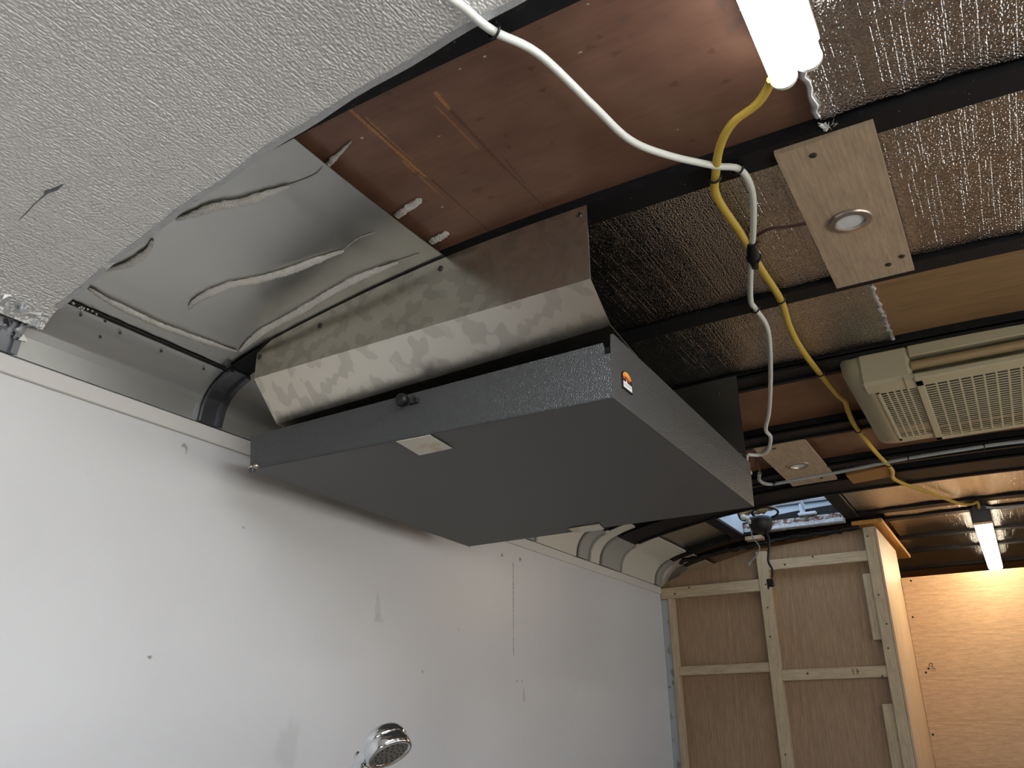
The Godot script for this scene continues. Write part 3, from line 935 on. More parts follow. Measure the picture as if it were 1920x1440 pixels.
	b.hexa([Vector3(0.125, 1.716, -1.09), Vector3(0.845, 1.730, -1.09), Vector3(0.845, 1.742, -1.83), Vector3(0.115, 1.724, -1.83)], [Vector3(0.125, 1.726, -1.09), Vector3(0.845, 1.740, -1.09), Vector3(0.845, 1.746, -1.83), Vector3(0.115, 1.73, -1.83)])
	b.box(Vector3(0.17, 1.722, -1.20), Vector3(0.83, 1.742, -1.17), 0.001)
	obj("cover", b, M.black, root)
	# black turn knob with its catch
	b = B.new()
	b.lathe(Vector3(0.478, 1.716, -1.067), Vector3(0, 0, 1), [[0.005, -0.002], [0.005, 0.007], [0.0105, 0.008], [0.0115, 0.011], [0.0115, 0.017], [0.010, 0.0205], [0.006, 0.0225], [0.0025, 0.023], [0.0, 0.023]], 20)
	var kn := obj("knob", b, M.black, root)
	b = B.new()
	b.box(Vector3(0.496, 1.709, -1.068), Vector3(0.5045, 1.7185, -1.0605), 0.0008)
	b.box(Vector3(0.486, 1.7085, -1.068), Vector3(0.498, 1.7115, -1.062), 0.0005)
	b.box(Vector3(0.4955, 1.7185, -1.068), Vector3(0.497, 1.722, -1.0605), 0.0003)
	obj("catch", b, M.black, kn)
	# hinge pin heads at the near left corner
	for p in [[0.126, 1.657], [0.139, 1.657]]:
		b = B.new()
		b.lathe(Vector3(p[0], p[1], -1.066), Vector3(0, -0.1, 1), [[0.0, -0.003], [0.004, -0.002], [0.0055, 0.002], [0.0055, 0.006], [0.0048, 0.0085], [0.0035, 0.0105], [0.0018, 0.0117], [0.0009, 0.0119], [0.0, 0.012]], 12)
		obj("hinge_pin", b, M.satin, root)
	b = B.new()
	b.box(Vector3(0.124, 1.644, -1.064), Vector3(0.137, 1.656, -1.055), 0.002)
	obj("hinge_bracket", b, M.hammer, root)
	# paper labels stuck underneath
	for p in [[Vector3(0.464, 1.6472, -1.06), Vector3(0.531, 1.6468, -1.062), Vector3(0.525, 1.6456, -1.136), Vector3(0.455, 1.6453, -1.138)], [Vector3(0.418, 1.6412, -1.79), Vector3(0.50, 1.6418, -1.786), Vector3(0.488, 1.6412, -1.842), Vector3(0.412, 1.6408, -1.842)]]:
		b = B.new()
		var dn := Vector3(0, -0.0008, 0)
		b.hexa(p, [p[0] + dn, p[1] + dn, p[2] + dn, p[3] + dn])
		var o := obj("paper_label", b, M.paper, root)
		tag(o, "stained cream paper label")
	# emblem plate on the right side
	b = B.new()
	var arch := []
	var z0 := -1.1035
	for q in [[0.0, 0.0], [1.0, 0.0], [1.0, 0.62], [0.95, 0.76], [0.84, 0.90], [0.68, 0.98], [0.5, 1.0], [0.32, 0.98], [0.16, 0.90], [0.05, 0.76], [0.0, 0.62]]:
		arch.append(Vector3(0.8535, 1.6755 + q[1] * 0.0315, z0 - q[0] * 0.0385))
	b.prism(arch, Vector3(0.0035, 0, 0))
	var ep := obj("emblem_plate", b, M.black, root)
	b = B.new()
	for i in range(1, arch.size() - 1):
		var f := func(p: Vector3) -> Vector3: return Vector3(0.8573, 1.6755 + 0.0157 + (p.y - 1.6755 - 0.0157) * 0.92, -1.1227 + (p.z + 1.1227) * 0.92)
		var u := func(p: Vector3) -> Vector2: return Vector2((-1.1035 - p.z) / 0.0385, 1.0 - (p.y - 1.6755) / 0.0315)
		b.raw(f.call(arch[0]), f.call(arch[i]), f.call(arch[i + 1]), u.call(arch[0]), u.call(arch[i]), u.call(arch[i + 1]), -1)
	var ef := obj("emblem_print", b, M.emblem, ep)
	tag(ef, "small arched sunset emblem with a white lettered band")

	# galvanised sheet with glue beads, on the roof left of the brown board
	root = thing("metal_sheet", Vector3(0.32, 1.87, -0.86), "thin shiny galvanised sheet under the roof with smeared glue beads", "metal sheet")
	b = B.new()
	slab(b, 0.066, 0.577, -0.60, -1.052, 0.008, 0.001, 40, 16, wave)
	obj("sheet", b, M.sheet, root)
	var beads := [[[0.102, -0.70], [0.095, -0.744], [0.093, -0.80], [0.093, -0.847], [0.100, -0.923], [0.106, -0.97], [0.112, -1.005]],
		[[0.116, -1.010], [0.150, -1.001], [0.187, -0.994], [0.235, -0.991], [0.283, -0.989], [0.325, -0.985], [0.365, -0.982], [0.402, -0.980], [0.438, -0.980], [0.475, -0.984], [0.507, -0.988]],
		[[0.160, -0.851], [0.180, -0.843], [0.21, -0.842], [0.259, -0.848], [0.29, -0.86], [0.322, -0.871], [0.35, -0.879], [0.379, -0.886], [0.42, -0.892], [0.464, -0.90]],
		[[0.325, -0.682], [0.355, -0.690], [0.39, -0.697], [0.433, -0.715], [0.47, -0.722], [0.505, -0.730]],
		[[0.151, -0.690], [0.189, -0.705], [0.232, -0.704], [0.26, -0.692]]]
	for bd in beads:
		var path := []
		for q in bd: path.append(Vector3(q[0], yc(q[0]) + 0.0045 + wave(q[0], q[1]), q[1]))
		path = smooth_path(path, 0.006)
		var rad := []
		for i in path.size():
			var e := minf(i, path.size() - 1 - i) / 5.0
			rad.append(0.0080 * clampf(0.35 + e * 0.3, 0.3, 1.0) * rng.randf_range(0.88, 1.1))
		b = B.new()
		b.tube(path, rad, 10, 0.55, 0.13, rng)
		obj("glue_bead", b, M.glue, root)
	for bd in [[[0.464, -0.900], [0.50, -0.893], [0.53, -0.897]], [[0.505, -0.730], [0.548, -0.736], [0.57, -0.73]], [[0.507, -0.988], [0.53, -0.99], [0.55, -0.994]]]:
		var path := []
		for q in bd: path.append(Vector3(q[0], yc(q[0]) + 0.007 + wave(q[0], q[1]), q[1]))
		path = smooth_path(path, 0.006)
		b = B.new()
		b.tube(path, 0.0012, 6, 0.6, 0.2, rng)
		obj("glue_trail", b, M.glue, root)
	# glue stubs on the brown board
	var stubs := [[[0.570, -0.902], [0.628, -0.889]], [[0.571, -0.995], [0.611, -0.988]], [[0.566, -0.744], [0.628, -0.724]]]
	for i in 3:
		var s: Array = stubs[i]
		var path := []
		for k in 14:
			var x := lerpf(s[0][0], s[1][0], k / 13.0)
			path.append(Vector3(x, yc(x) + 0.0195, lerpf(s[0][1], s[1][1], k / 13.0)))
		var rad := []
		for k in 14: rad.append((0.0072 if i < 2 else lerpf(0.006, 0.0012, k / 13.0)) * rng.randf_range(0.75, 1.15) * (0.55 if k == 13 else 1.0))
		b = B.new()
		b.tube(path, rad, 8, 0.55, 0.25, rng)
		var o := obj("glue_stub", b, M.glue)
		tag(o, ["lumpy pale glue stub on the brown board, middle of three", "short pale glue stub on the brown board nearest the steel bracket", "thin pointed glue smear on the brown board nearest the foil panel"][i], "glue", "glue stubs on the brown board")
	# black seam between sheet and coved corner
	b = B.new()
	var sp := []
	for k in 30: sp.append(Vector3(0.0605 + rng.randf_range(-0.0006, 0.0006), yr(0.0605) + 0.0065, lerpf(-0.60, -1.024, k / 29.0)))
	b.tube(sp, 0.0028, 7, 1.0, 0.2, rng)
	var se := obj("sealant_bead", b, M.black)
	tag(se, "thin black sealant line between galvanised sheet and coved corner", "sealant")

func build_lamps() -> void:
	# twin tube lamp over the camera
	var root := thing("tube_lamp", Vector3(1.205, 1.90, -0.27), "pair of glowing white tubes under the roof at the top of the picture", "lamp")
	var b := B.new()
	b.box(Vector3(1.172, 1.938, 0.33), Vector3(1.238, 1.956, -0.84), 0.003)
	obj("base", b, M.trim, root)
	for i in 2:
		var x: float = [1.189, 1.221][i]
		var e: float = [-0.862, -0.846][i]
		b = B.new()
		b.tube([Vector3(x, 1.922, 0.34), Vector3(x, 1.922, e + 0.004), Vector3(x, 1.922, e)], [0.0155, 0.0155, 0.0135], 20)
		obj("tube", b, M.tube_glow, root)
		b = B.new()
		b.lathe(Vector3(x, 1.922, e + 0.006), Vector3(0, 0, -1), [[0.0162, 0.0], [0.0162, 0.004], [0.013, 0.009], [0.0, 0.0105]], 20)
		obj("tube_cap", b, M.white_cable, root)
	var al := AreaLight3D.new()
	al.name = "tube_lamp_light"
	al.area_size = Vector2(0.064, 1.18)
	al.rotation = Vector3(-PI / 2, 0, 0)
	al.position = Vector3(1.205, 1.9045, -0.26)
	al.light_color = Color(0.97, 0.985, 1.0)
	al.light_energy = 1.0
	al.area_range = 12.0
	al.shadow_enabled = true
	add_child(al)
	# far lamp above the orange board
	root = thing("tube_lamp", Vector3(1.262, 1.89, -4.2), "glowing white batten lamp running back above the orange board", "lamp")
	b = B.new()
	b.box(Vector3(1.230, 1.922, -4.86), Vector3(1.294, 1.956, -3.60), 0.004)
	obj("base", b, M.trim, root)
	b = B.new()
	b.box(Vector3(1.231, 1.897, -4.84), Vector3(1.293, 1.924, -3.625), 0.010)
	obj("diffuser", b, M.batten_glow, root)
	b = B.new()
	b.box(Vector3(1.229, 1.895, -3.625), Vector3(1.295, 1.952, -3.575), 0.003)
	b.box(Vector3(1.24, 1.935, -3.575), Vector3(1.285, 1.953, -3.54), 0.002)
	obj("end_cap", b, M.rib_foot, root)
	al = AreaLight3D.new()
	al.name = "far_lamp_light"
	al.area_size = Vector2(0.06, 1.2)
	al.rotation = Vector3(-PI / 2, 0, 0)
	al.position = Vector3(1.262, 1.895, -4.23)
	al.light_color = Color(1.0, 0.90, 0.74)
	al.light_energy = 0.5
	al.area_range = 12.0
	al.shadow_enabled = true
	add_child(al)
	# plywood plates with recessed downlights
	var plates := [[1.135, 1.268, -1.040, -1.497, 1.198, -1.270, 0.034, "wide plywood plate with a downlight screwed across two ribs beside the cables", "round satin downlight in the larger plywood plate"],
		[0.738, 0.882, -2.378, -2.862, 0.812, -2.62, 0.036, "small plywood plate with a downlight near the far corner of the grey box", "round grey downlight in the farther plywood plate"]]
	for p in plates:
		root = thing("plywood_plate", Vector3((p[0] + p[1]) * 0.5, 1.946, (p[2] + p[3]) * 0.5), p[7], "wood plate", "plywood light plates")
		b = B.new()
		slab(b, p[0], p[1], p[2], p[3], -0.0085, 0.0085, 6, 4)
		obj("plate", b, M.plate_v, root)
		for q in [[0.36, 0.06], [0.72, 0.90], [0.90, 0.86]]:
			if p[6] > 0.035 and q[0] > 0.8: continue
			var x := lerpf(p[0], p[1], q[0])
			b = B.new()
			b.lathe(Vector3(x, yc(x) - 0.0085, lerpf(p[2], p[3], q[1])), Vector3.DOWN, [[0.0055, -0.002], [0.0055, 0.0012], [0.0035, 0.0025], [0.0, 0.0018]], 12)
			obj("screw", b, M.screw, root)
		var c := Vector3(p[4], yc(p[4]) - 0.0085, p[5])
		var d := thing("downlight", c, p[8], "downlight", "downlights")
		b = B.new()
		var r: float = p[6]
		b.lathe(c, Vector3.DOWN, [[r, -0.001], [r, 0.002], [r * 0.95, 0.0045], [r * 0.72, 0.006], [r * 0.66, 0.005], [r * 0.63, 0.001]], 32)
		obj("ring", b, M.satin, d)
		b = B.new()
		b.lathe(c, Vector3.DOWN, [[r * 0.66, 0.0008], [r * 0.6, 0.0016], [r * 0.3, 0.0022], [0.0, 0.0024]], 28)
		obj("lens", b, M.lens, d)

func build_aircon() -> void:
	var root := thing("air_conditioner", Vector3(1.42, 1.87, -2.1), "cream roof air-conditioner unit with slotted grilles", "air conditioner")
	# stacked rounded outlines: y, x left, z near, z far, corner radius
	var ring := func(y: float, xl: float, zn: float, zf: float, r: float) -> Array:
		var q := []
		var xr := 1.80
		for c in [[xl + r, zn - r, PI * 0.5], [xl + r, zf + r, PI], [xr - r, zf + r, PI * 1.5], [xr - r, zn - r, 0.0]]:
			for k in 7:
				var a: float = c[2] + PI * 0.5 * k / 6.0
				q.append(Vector3(c[0] + cos(a) * r, y, c[1] + sin(a) * r))
		return q
	var loft := func(b: B, rs: Array, cap: bool, front_open: bool) -> void:
		for i in rs.size() - 1:
			var a: Array = ring.call(rs[i][0], rs[i][1], rs[i][2], rs[i][3], rs[i][4])
			var c: Array = ring.call(rs[i + 1][0], rs[i + 1][1], rs[i + 1][2], rs[i + 1][3], rs[i + 1][4])
			for k in a.size():
				var l: int = (k + 1) % a.size()
				if front_open and l == 0: continue
				b.quad_out(a[k], a[l], c[l], c[k], (a[k] + c[l]) * 0.5 - Vector3(1.42, 1.95, -2.1), 1)
		if cap: # closed underneath
			var e: Array = ring.call(rs[-1][0], rs[-1][1], rs[-1][2], rs[-1][3], rs[-1][4])
			for k in range(1, e.size() - 1): b.tri_out(e[0], e[k], e[k + 1], Vector3.DOWN)
	var b := B.new()
	loft.call(b, [[1.958, 1.068, -1.858, -2.50, 0.045], [1.930, 1.070, -1.856, -2.48, 0.045], [1.915, 1.076, -1.855, -2.44, 0.043], [1.900, 1.088, -1.855, -2.39, 0.04], [1.890, 1.104, -1.856, -2.355, 0.036], [1.884, 1.116, -1.860, -2.335, 0.03], [1.8815, 1.124, -1.868, -2.325, 0.024]], false, true)
	loft.call(b, [[1.8815, 1.124, -1.868, -2.325, 0.024], [1.8815, 1.134, -1.906, -2.306, 0.006]], false, false) # rim underneath
	obj("housing", b, M.aircon, root)
	b = B.new() # front band over the outlet and the lip under it
	b.box(Vector3(1.2135, 1.9265, -1.875), Vector3(1.76, 1.957, -1.850), 0.002)
	b.box(Vector3(1.108, 1.8785, -1.912), Vector3(1.2135, 1.957, -1.850), 0.008)
	b.box(Vector3(1.2135, 1.873, -1.868), Vector3(1.76, 1.8875, -1.850), 0.003)
	b.box(Vector3(1.74, 1.873, -1.905), Vector3(1.79, 1.957, -1.850), 0.003)
	b.box(Vector3(1.194, 1.8768, -1.915), Vector3(1.224, 1.888, -1.852), 0.001)
	obj("front_band", b, M.aircon, root)
	b = B.new() # outlet throat behind the band
	b.box(Vector3(1.2135, 1.8865, -1.915), Vector3(1.75, 1.8885, -1.862), 0.0003)
	b.box(Vector3(1.2135, 1.9265, -1.915), Vector3(1.75, 1.9285, -1.870), 0.0003)
	b.box(Vector3(1.2135, 1.8865, -1.917), Vector3(1.75, 1.9285, -1.913), 0.0003)
	obj("outlet", b, M.aircon, root)
	b = B.new()
	b.tube([Vector3(1.2135, 1.9085, -1.862), Vector3(1.5, 1.9085, -1.862), Vector3(1.745, 1.9085, -1.862)], 0.0105, 14)
	obj("vane", b, M.aircon_vane, root)
	# grille panels: bars over an added dark pad that stands for shade in the slots
	for p in [[1.131, 1.2135, -1.905, -2.305, 5, 0.008, 0.003, 1.879], [1.214, 1.785, -1.853, -2.335, 24, 0.016, 0.008, 1.8755]]:
		var y: float = p[7]
		b = B.new()
		var x0: float = p[0]
		var x1: float = p[1]
		var zn: float = p[2]
		var zf: float = p[3]
		var near: float = 0.012 if p[4] == 5 else 0.05
		var far := 0.024
		var th := 0.006
		b.box(Vector3(x0, y - 0.0005, zn - near), Vector3(x1, y + th, zn), 0.0015)
		b.box(Vector3(x0, y - 0.0005, zf), Vector3(x1, y + th, zf + far), 0.0015)
		b.box(Vector3(x0, y - 0.0005, zf), Vector3(x0 + p[5], y + th, zn), 0.0015)
		b.box(Vector3(x1 - p[6], y - 0.0005, zf), Vector3(x1, y + th, zn), 0.0015)
		var cols: int = p[4]
		var xa: float = x0 + p[5]
		var xb: float = x1 - p[6]
		for c in range(1, cols):
			var x := lerpf(xa, xb, float(c) / cols)
			b.box(Vector3(x - 0.0021, y, zf + 0.01), Vector3(x + 0.0021, y + 0.0012, zn - 0.01), 0.0003)
		var za := zn - near
		var zb := zf + far
		var rws := 25 if p[4] == 5 else 26
		for r in range(1, rws):
			var z := lerpf(za, zb, float(r) / rws)
			b.box(Vector3(xa - 0.002, y + 0.0002, z - 0.0028), Vector3(xb + 0.002, y + 0.0012, z + 0.0028), 0.0003)
		var gr := obj("grille", b, M.aircon, root)
		tag(gr, "slotted cream grille", "", "", "")
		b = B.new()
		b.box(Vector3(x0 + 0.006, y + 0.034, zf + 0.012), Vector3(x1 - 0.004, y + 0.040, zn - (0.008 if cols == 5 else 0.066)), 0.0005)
		obj("slot_shade_pad", b, M.filter, gr)  # no real part: added pad that darkens the slots from behind

func build_hatch() -> void:
	var root := thing("roof_hatch", Vector3(0.60, 1.93, -3.29), "open roof hatch with a pale rusty curb and daylight above", "roof hatch")
	var b := B.new()
	# black frame round the opening
	for p in [[0.355, 0.398, -3.08, -3.50], [0.795, 0.845, -3.08, -3.50]]:
		b = B.new()
		slab(b, p[0], p[1], p[2], p[3], -0.002, 0.05, 4)
		obj("frame_side", b, M.rib, root)
	# curb walls up through the roof
	b = B.new()
	b.box(Vector3(0.385, 1.93, -3.50), Vector3(0.40, 2.10, -3.085), 0.001)
	b.box(Vector3(0.795, 1.96, -3.50), Vector3(0.815, 2.10, -3.085), 0.001)
	b.box(Vector3(0.385, 1.965, -3.515), Vector3(0.815, 2.075, -3.478), 0.002)
	b.box(Vector3(0.385, 1.965, -3.10), Vector3(0.815, 2.10, -3.075), 0.002)
	obj("curb", b, M.curb, root)
	b = B.new()
	b.box(Vector3(0.40, 1.935, -3.50), Vector3(0.795, 1.972, -3.452), 0.002)
	obj("curb_lip", b, M.rust, root)
	b = B.new() # ledge below the lid
	b.box(Vector3(0.40, 2.03, -3.478), Vector3(0.795, 2.042, -3.466), 0.001)
	obj("curb_ledge", b, M.rib_foot, root)
	b = B.new()
	b.box(Vector3(0.36, 2.10, -3.54), Vector3(0.84, 2.112, -3.06), 0.004, Transform3D(Basis(Vector3.RIGHT, 0.10), Vector3(0, 0, 0)) * Transform3D(Basis.IDENTITY, Vector3(0, 0.345, 0.22)))
	obj("lid", b, M.lid, root)
	b = B.new() # lifting arm
	b.tube([Vector3(0.66, 1.995, -3.43), Vector3(0.645, 2.05, -3.40), Vector3(0.63, 2.095, -3.36)], 0.006, 8)
	b.box(Vector3(0.63, 1.973, -3.475), Vector3(0.70, 1.984, -3.43), 0.002)
	b.tube([Vector3(0.648, 1.978, -3.44), Vector3(0.648, 2.02, -3.44)], 0.011, 10)
	obj("lifting_arm", b, M.curb, root)

	# fan motor hanging in the near left part of the opening
	root = thing("fan_motor", Vector3(0.535, 1.87, -3.2), "black fan motor with a ring handle dangling below the roof hatch", "motor")
	b = B.new()
	b.lathe(Vector3(0.534, 1.93, -3.2), Vector3(0.02, -1, 0), [[0.0, -0.004], [0.046, 0.0], [0.050, 0.012], [0.047, 0.030], [0.040, 0.045], [0.030, 0.054], [0.018, 0.058], [0.006, 0.060], [0.0, 0.060]], 20, 0.9)
	obj("motor_body", b, M.black, root)
	b = B.new()
	var loop := []
	for k in 25:
		var a := TAU * k / 24.0
		loop.append(Vector3(0.556 + cos(a) * 0.048, 1.948 + sin(a) * 0.012, -3.2 + sin(a) * 0.04))
	b.tube(loop, 0.0045, 6)
	b.tube(smooth_path([Vector3(0.49, 1.925, -3.2), Vector3(0.462, 1.935, -3.21), Vector3(0.452, 1.955, -3.215), Vector3(0.448, 1.975, -3.22)], 0.008), 0.0045, 6)
	obj("handle", b, M.black, root)
	b = B.new()
	for p in [[0.482, 1.933, 0.012], [0.504, 1.913, 0.010], [0.496, 1.925, 0.010]]:
		b.lathe(Vector3(p[0], p[1], -3.165), Vector3.UP, [[0.0, -p[2]], [p[2] * 0.7, -p[2] * 0.7], [p[2], 0.0], [p[2] * 0.7, p[2] * 0.7], [0.0, p[2]]], 10)
	obj("white_plug", b, M.white_cable, root)
	b = B.new()
	for k in 12:
		var c := Vector3(0.556 + rng.randf_range(-0.03, 0.03), 1.962 + rng.randf_range(-0.008, 0.012), -3.2 + rng.randf_range(-0.03, 0.03))
		if k > 7: c = Vector3(0.485 + rng.randf_range(-0.02, 0.02), 1.958 + rng.randf_range(-0.008, 0.01), -3.22 + rng.randf_range(-0.02, 0.02))
		b.tube([c + Vector3(-0.018, 0, 0), c, c + Vector3(0.018, 0.004, 0.004)], [0.006, 0.012, 0.005], 7, 0.8, 0.3, rng)
	var fl := obj("foam_scrap", b, M.fluff, root)
	tag(fl, "tan scraps of foam padding")
	b = B.new()
	b.tube(smooth_path([Vector3(0.551, 1.872, -3.2), Vector3(0.558, 1.845, -3.2), Vector3(0.551, 1.80, -3.2), Vector3(0.545, 1.765, -3.2), Vector3(0.556, 1.735, -3.2), Vector3(0.553, 1.71, -3.2), Vector3(0.546, 1.695, -3.2)], 0.01), 0.0042, 7)
	var cord := obj("cord", b, M.black, root)
	b = B.new()
	b.box(Vector3(0.531, 1.672, -3.208), Vector3(0.556, 1.702, -3.192), 0.003)
	b.box(Vector3(0.531, 1.664, -3.204), Vector3(0.536, 1.674, -3.196), 0.001)
	obj("connector", b, M.black, cord)
	b = B.new()
	b.tube(smooth_path([Vector3(0.50, 1.915, -3.18), Vector3(0.503, 1.86, -3.18), Vector3(0.524, 1.82, -3.18), Vector3(0.512, 1.79, -3.18), Vector3(0.482, 1.765, -3.18)], 0.01), 0.0022, 6)
	b.tube([Vector3(0.484, 1.768, -3.18), Vector3(0.476, 1.755, -3.18)], 0.005, 7)
	var lead := obj("thin_lead", b, M.grey_cable, root)
	tag(lead, "thin white lead with a small plug")

func tie(parent: Node, at: Vector3, along: Vector3, r := 0.0085) -> void:
	var b := B.new()
	var t := along.normalized()
	var s := t.cross(Vector3.UP).normalized()
	var w := s.cross(t)
	var loop := []
	for k in 15:
		var a := TAU * k / 14.0
		loop.append(at + s * cos(a) * r + w * sin(a) * r)
	b.tube(loop, 0.0018, 5)
	b.box(at + Vector3(-0.0035, 0, -0.0035), at + Vector3(0.0035, 0.0135, 0.0035), 0.0008)
	obj("cable_tie", b, M.black, parent)

func build_cables() -> void:
	var y := func(x: float, d := 0.0125) -> float: return yc(x) - d
	# white flex
	var root := thing("white_cable", Vector3(0.98, 1.93, -1.3), "white electrical cable tied along under the roof from the foil panel to the grey box", "cable")
	var pts := [Vector3(0.93, y.call(0.93, 0.024), -0.38), Vector3(0.905, y.call(0.905, 0.025), -0.53)]
	for p in [[0.91, -0.581], [0.92, -0.626], [0.943, -0.693], [0.960, -0.805], [0.974, -0.895], [1.006, -0.954], [1.056, -1.013], [1.085, -1.041], [1.085, -1.105], [1.058, -1.209], [1.032, -1.291], [0.988, -1.445], [0.985, -1.495], [0.98, -1.602], [0.927, -1.83], [0.861, -2.074], [0.816, -2.214], [0.810, -2.289], [0.772, -2.404], [0.742, -2.43], [0.72, -2.412]]:
		pts.append(Vector3(p[0], y.call(p[0], 0.022 if p[1] > -0.66 else 0.0125), p[1]))
	pts += [Vector3(0.712, 1.936, -2.40), Vector3(0.69, 1.928, -2.47), Vector3(0.684, 1.918, -2.53)]
	var b := B.new()
	b.tube(smooth_path(pts, 0.012), 0.0052, 10)
	obj("sheath", b, M.white_cable, root)
	for p in [[0.921, -0.628, 0.022], [1.083, -1.038, 0.0125], [1.031, -1.295, 0.0125], [0.985, -1.49, 0.0125]]:
		tie(root, Vector3(p[0], y.call(p[0], p[2]), p[1]), Vector3(0.3, 0, -1))
	# yellow flex
	root = thing("yellow_cable", Vector3(1.05, 1.93, -1.9), "yellow electrical cable tied under the ribs from the twin tubes to the far lamp", "cable")
	pts = [Vector3(1.175, 1.926, -0.858)]
	for p in [[1.169, -0.885], [1.144, -0.915], [1.106, -0.935], [1.076, -0.975], [1.050, -1.037], [1.035, -1.092], [1.037, -1.215], [1.035, -1.335], [1.036, -1.475], [1.023, -1.60], [1.018, -1.717], [1.023, -1.88], [1.032, -2.052], [1.040, -2.11], [1.034, -2.185], [1.029, -2.328], [1.038, -2.584], [1.054, -2.821], [1.048, -2.964], [1.129, -3.215], [1.205, -3.436], [1.240, -3.47], [1.262, -3.45], [1.262, -3.53]]:
		pts.append(Vector3(p[0], y.call(p[0]), p[1]))
	pts[-1] = Vector3(1.262, 1.944, -3.55)
	b = B.new()
	b.tube(smooth_path(pts, 0.012), 0.0066, 10, 0.72)
	obj("sheath", b, M.yellow_cable, root)
	for p in [[1.048, -1.040], [1.037, -1.30], [1.036, -1.476], [1.026, -1.886], [1.030, -2.355], [1.055, -2.75]]:
		tie(root, Vector3(p[0], y.call(p[0]), p[1]), Vector3(0, 0, -1), 0.0092)
	# tape round both cables
	b = B.new()
	b.tube([Vector3(1.047, 1.9435, -1.245), Vector3(1.04, 1.9435, -1.27), Vector3(1.034, 1.9435, -1.305), Vector3(1.028, 1.9435, -1.33)], [0.0085, 0.010, 0.0095, 0.0065], 9, 1.0, 0.2, rng)
	var tp := obj("black_tape", b, M.black)
	tag(tp, "black tape wrapped where the white and yellow cables meet", "tape")
	# thin red wire to the larger plate
	b = B.new()
	b.tube(smooth_path([Vector3(1.05, 1.944, -1.232), Vector3(1.079, 1.946, -1.222), Vector3(1.105, 1.947, -1.232), Vector3(1.136, 1.950, -1.243)], 0.008), 0.0016, 6)
	b.tube(smooth_path([Vector3(1.05, 1.944, -1.236), Vector3(1.08, 1.945, -1.224), Vector3(1.107, 1.946, -1.235), Vector3(1.136, 1.950, -1.248)], 0.008), 0.0014, 6)
	var rw := obj("red_wire", b, M.red_wire)
	tag(rw, "thin dark red wire pair leading to the larger plywood plate", "wire")
	# grey cable along the far rib
	root = thing("grey_cable", Vector3(1.2, 1.94, -2.73), "straight pale grey cable along the black rib behind the air conditioner", "cable")
	pts = []
	for p in [[0.69, -2.62], [0.668, -2.70], [0.680, -2.765], [0.72, -2.775], [0.79, -2.772], [0.883, -2.765], [1.0, -2.742], [1.112, -2.722], [1.257, -2.712], [1.421, -2.708], [1.7, -2.72]]:
		pts.append(Vector3(p[0], y.call(p[0], 0.012), p[1]))
	b = B.new()
	b.tube(smooth_path(pts, 0.02), 0.0058, 9)
	obj("sheath", b, M.grey_cable, root)
	for p in [[0.70, -2.77], [1.115, -2.722], [1.32, -2.71]]: tie(root, Vector3(p[0], y.call(p[0], 0.012), p[1]), Vector3(1, 0, 0), 0.0075)
	b = B.new()
	b.tube(smooth_path([Vector3(0.745, 1.942, -2.43), Vector3(0.715, 1.94, -2.50), Vector3(0.70, 1.938, -2.58), Vector3(0.692, 1.937, -2.63)], 0.012), 0.0016, 6)
	obj("bare_lead", b, M.red_wire, root)
	# grey lead on the far side of the far lamp
	b = B.new()
	b.tube(smooth_path([Vector3(1.28, 1.946, -3.555), Vector3(1.33, 1.938, -3.57), Vector3(1.42, 1.938, -3.575), Vector3(1.6, 1.942, -3.57)], 0.02), 0.005, 8)
	var gl := obj("grey_lead", b, M.grey_cable)
	tag(gl, "short grey lead running right from the end of the far lamp", "cable")

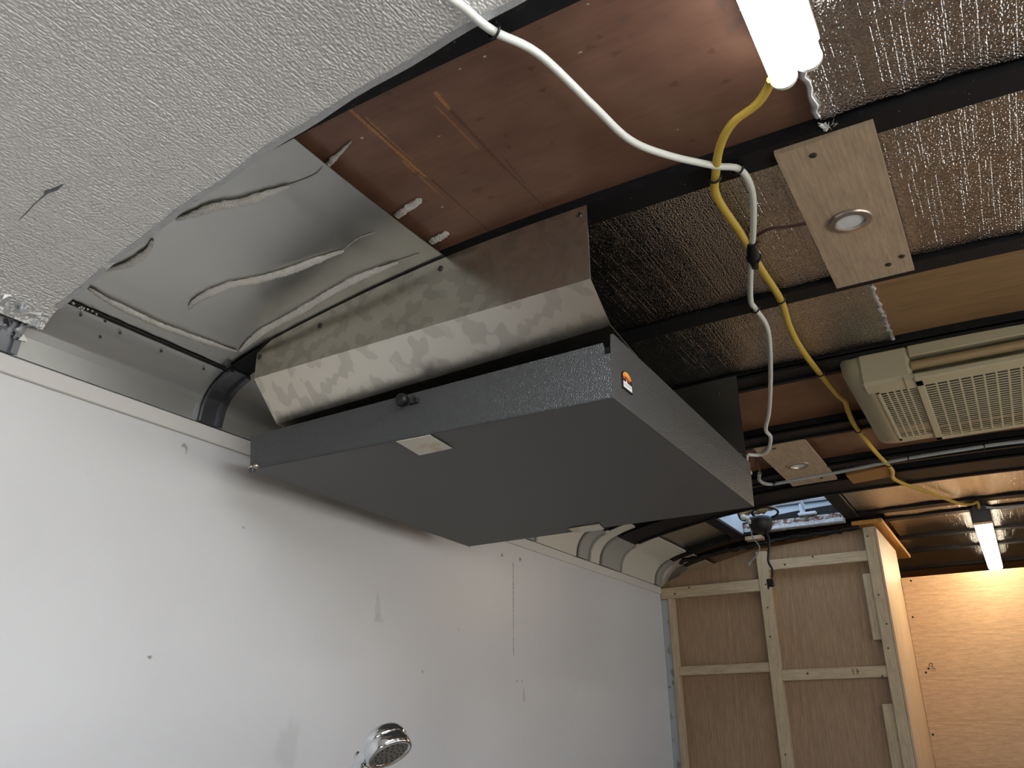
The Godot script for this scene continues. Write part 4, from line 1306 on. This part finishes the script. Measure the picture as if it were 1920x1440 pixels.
func build_details() -> void:
	# wood offcut under the far ribs
	var b := B.new()
	b.hexa([Vector3(0.915, 1.9475, -2.832), Vector3(1.050, 1.9475, -2.79), Vector3(1.040, 1.9475, -2.925), Vector3(0.918, 1.9475, -2.948)], [Vector3(0.915, 1.957, -2.832), Vector3(1.050, 1.957, -2.79), Vector3(1.040, 1.957, -2.925), Vector3(0.918, 1.957, -2.948)])
	var o := obj("wood_offcut", b, M.offcut_u)
	tag(o, "weathered brown wood offcut under the ribs between the two far cables", "wood block")
	# hand shower
	var root := thing("hand_shower", Vector3(0.37, 0.9, -1.2), "chrome hand shower pointing right in front of the white wall", "shower head")
	var face := Vector3(0.56, -0.84, 0.11).normalized()
	var c := Vector3(0.368, 1.174, -1.192)
	b = B.new()
	b.lathe(c, face, [[0.0, -0.034], [0.012, -0.0335], [0.022, -0.031], [0.030, -0.026], [0.0345, -0.020], [0.0368, -0.013], [0.0375, -0.008], [0.0368, -0.0072], [0.0368, -0.0062], [0.0380, -0.0056], [0.0384, 0.004], [0.0384, 0.012], [0.0370, 0.014], [0.0335, 0.0142], [0.0315, 0.011]], 36)
	obj("head", b, M.chrome, root)
	b = B.new()
	b.lathe(c, face, [[0.033, 0.010], [0.031, 0.0115], [0.02, 0.012], [0.0, 0.0122]], 28)
	var fc := obj("spray_face", b, M.spray, root)
	b = B.new()
	var ux := face.cross(Vector3.UP).normalized()
	var uy := ux.cross(face)
	for r in [[0.008, 5], [0.016, 10], [0.024, 16]]:
		for k in r[1]:
			var a: float = TAU * k / r[1]
			var q: Vector3 = c + face * 0.0118 + ux * cos(a) * r[0] + uy * sin(a) * r[0]
			b.lathe(q, face, [[0.0014, 0.0], [0.001, 0.0015], [0.0, 0.0016]], 6)
	obj("nozzles", b, M.black, fc)
	b = B.new()
	b.tube(smooth_path([c - face * 0.014 + Vector3(-0.010, -0.006, 0), Vector3(0.330, 1.166, -1.195), Vector3(0.306, 1.138, -1.2), Vector3(0.284, 1.10, -1.2), Vector3(0.255, 1.03, -1.2), Vector3(0.215, 0.96, -1.2)], 0.008), 0.0155, 18)
	var hd := obj("handle", b, M.chrome, root)
	b = B.new()
	b.lathe(Vector3(0.326, 1.140, -1.183), Vector3(0.3, -0.2, 1), [[0.009, 0.0], [0.009, 0.003], [0.006, 0.006], [0.0, 0.0065]], 16)
	obj("spray_button", b, M.chrome, hd)
	b = B.new()
	b.lathe(Vector3(0.299, 1.160, -1.204), Vector3(-0.75, 0.6, 0.2), [[0.006, -0.002], [0.006, 0.006], [0.004, 0.008], [0.0, 0.0085]], 12)
	obj("spray_button", b, M.chrome, hd)
	b = B.new() # wall holder and hose below the picture
	b.lathe(Vector3(0.236, 0.99, -1.2), Vector3(0.5, 0.85, 0), [[0.017, -0.02], [0.022, -0.02], [0.022, 0.02], [0.017, 0.02]], 18)
	b.tube([Vector3(0.225, 0.985, -1.2), Vector3(0.1, 0.97, -1.2), Vector3(0.004, 0.965, -1.2)], 0.010, 12)
	b.lathe(Vector3(0.0005, 0.965, -1.2), Vector3.RIGHT, [[0.026, 0.0], [0.026, 0.006], [0.014, 0.010], [0.0, 0.010]], 18)
	obj("wall_holder", b, M.chrome, root)
	b = B.new()
	b.tube(smooth_path([Vector3(0.215, 0.96, -1.2), Vector3(0.19, 0.88, -1.2), Vector3(0.15, 0.7, -1.18), Vector3(0.08, 0.5, -1.15), Vector3(0.03, 0.45, -1.12), Vector3(0.008, 0.44, -1.1)], 0.03), 0.007, 10)
	obj("hose", b, M.chrome, root)
	# crumbs of insulation caught along the sealant line
	b = B.new()
	for k in 9:
		var p := Vector3(0.062 + rng.randf_range(-0.003, 0.003), 0, rng.randf_range(-0.70, -0.75))
		p.y = yr(p.x) + 0.003
		b.lathe(p, Vector3.DOWN, [[0.0, -0.002], [0.0022, 0.0], [0.0016, 0.002], [0.0, 0.0025]], 6)
	var cr := obj("insulation_crumbs", b, M.glue)
	tag(cr, "white insulation crumbs stuck along the black sealant line by the foil panel", "debris", "", "stuff")
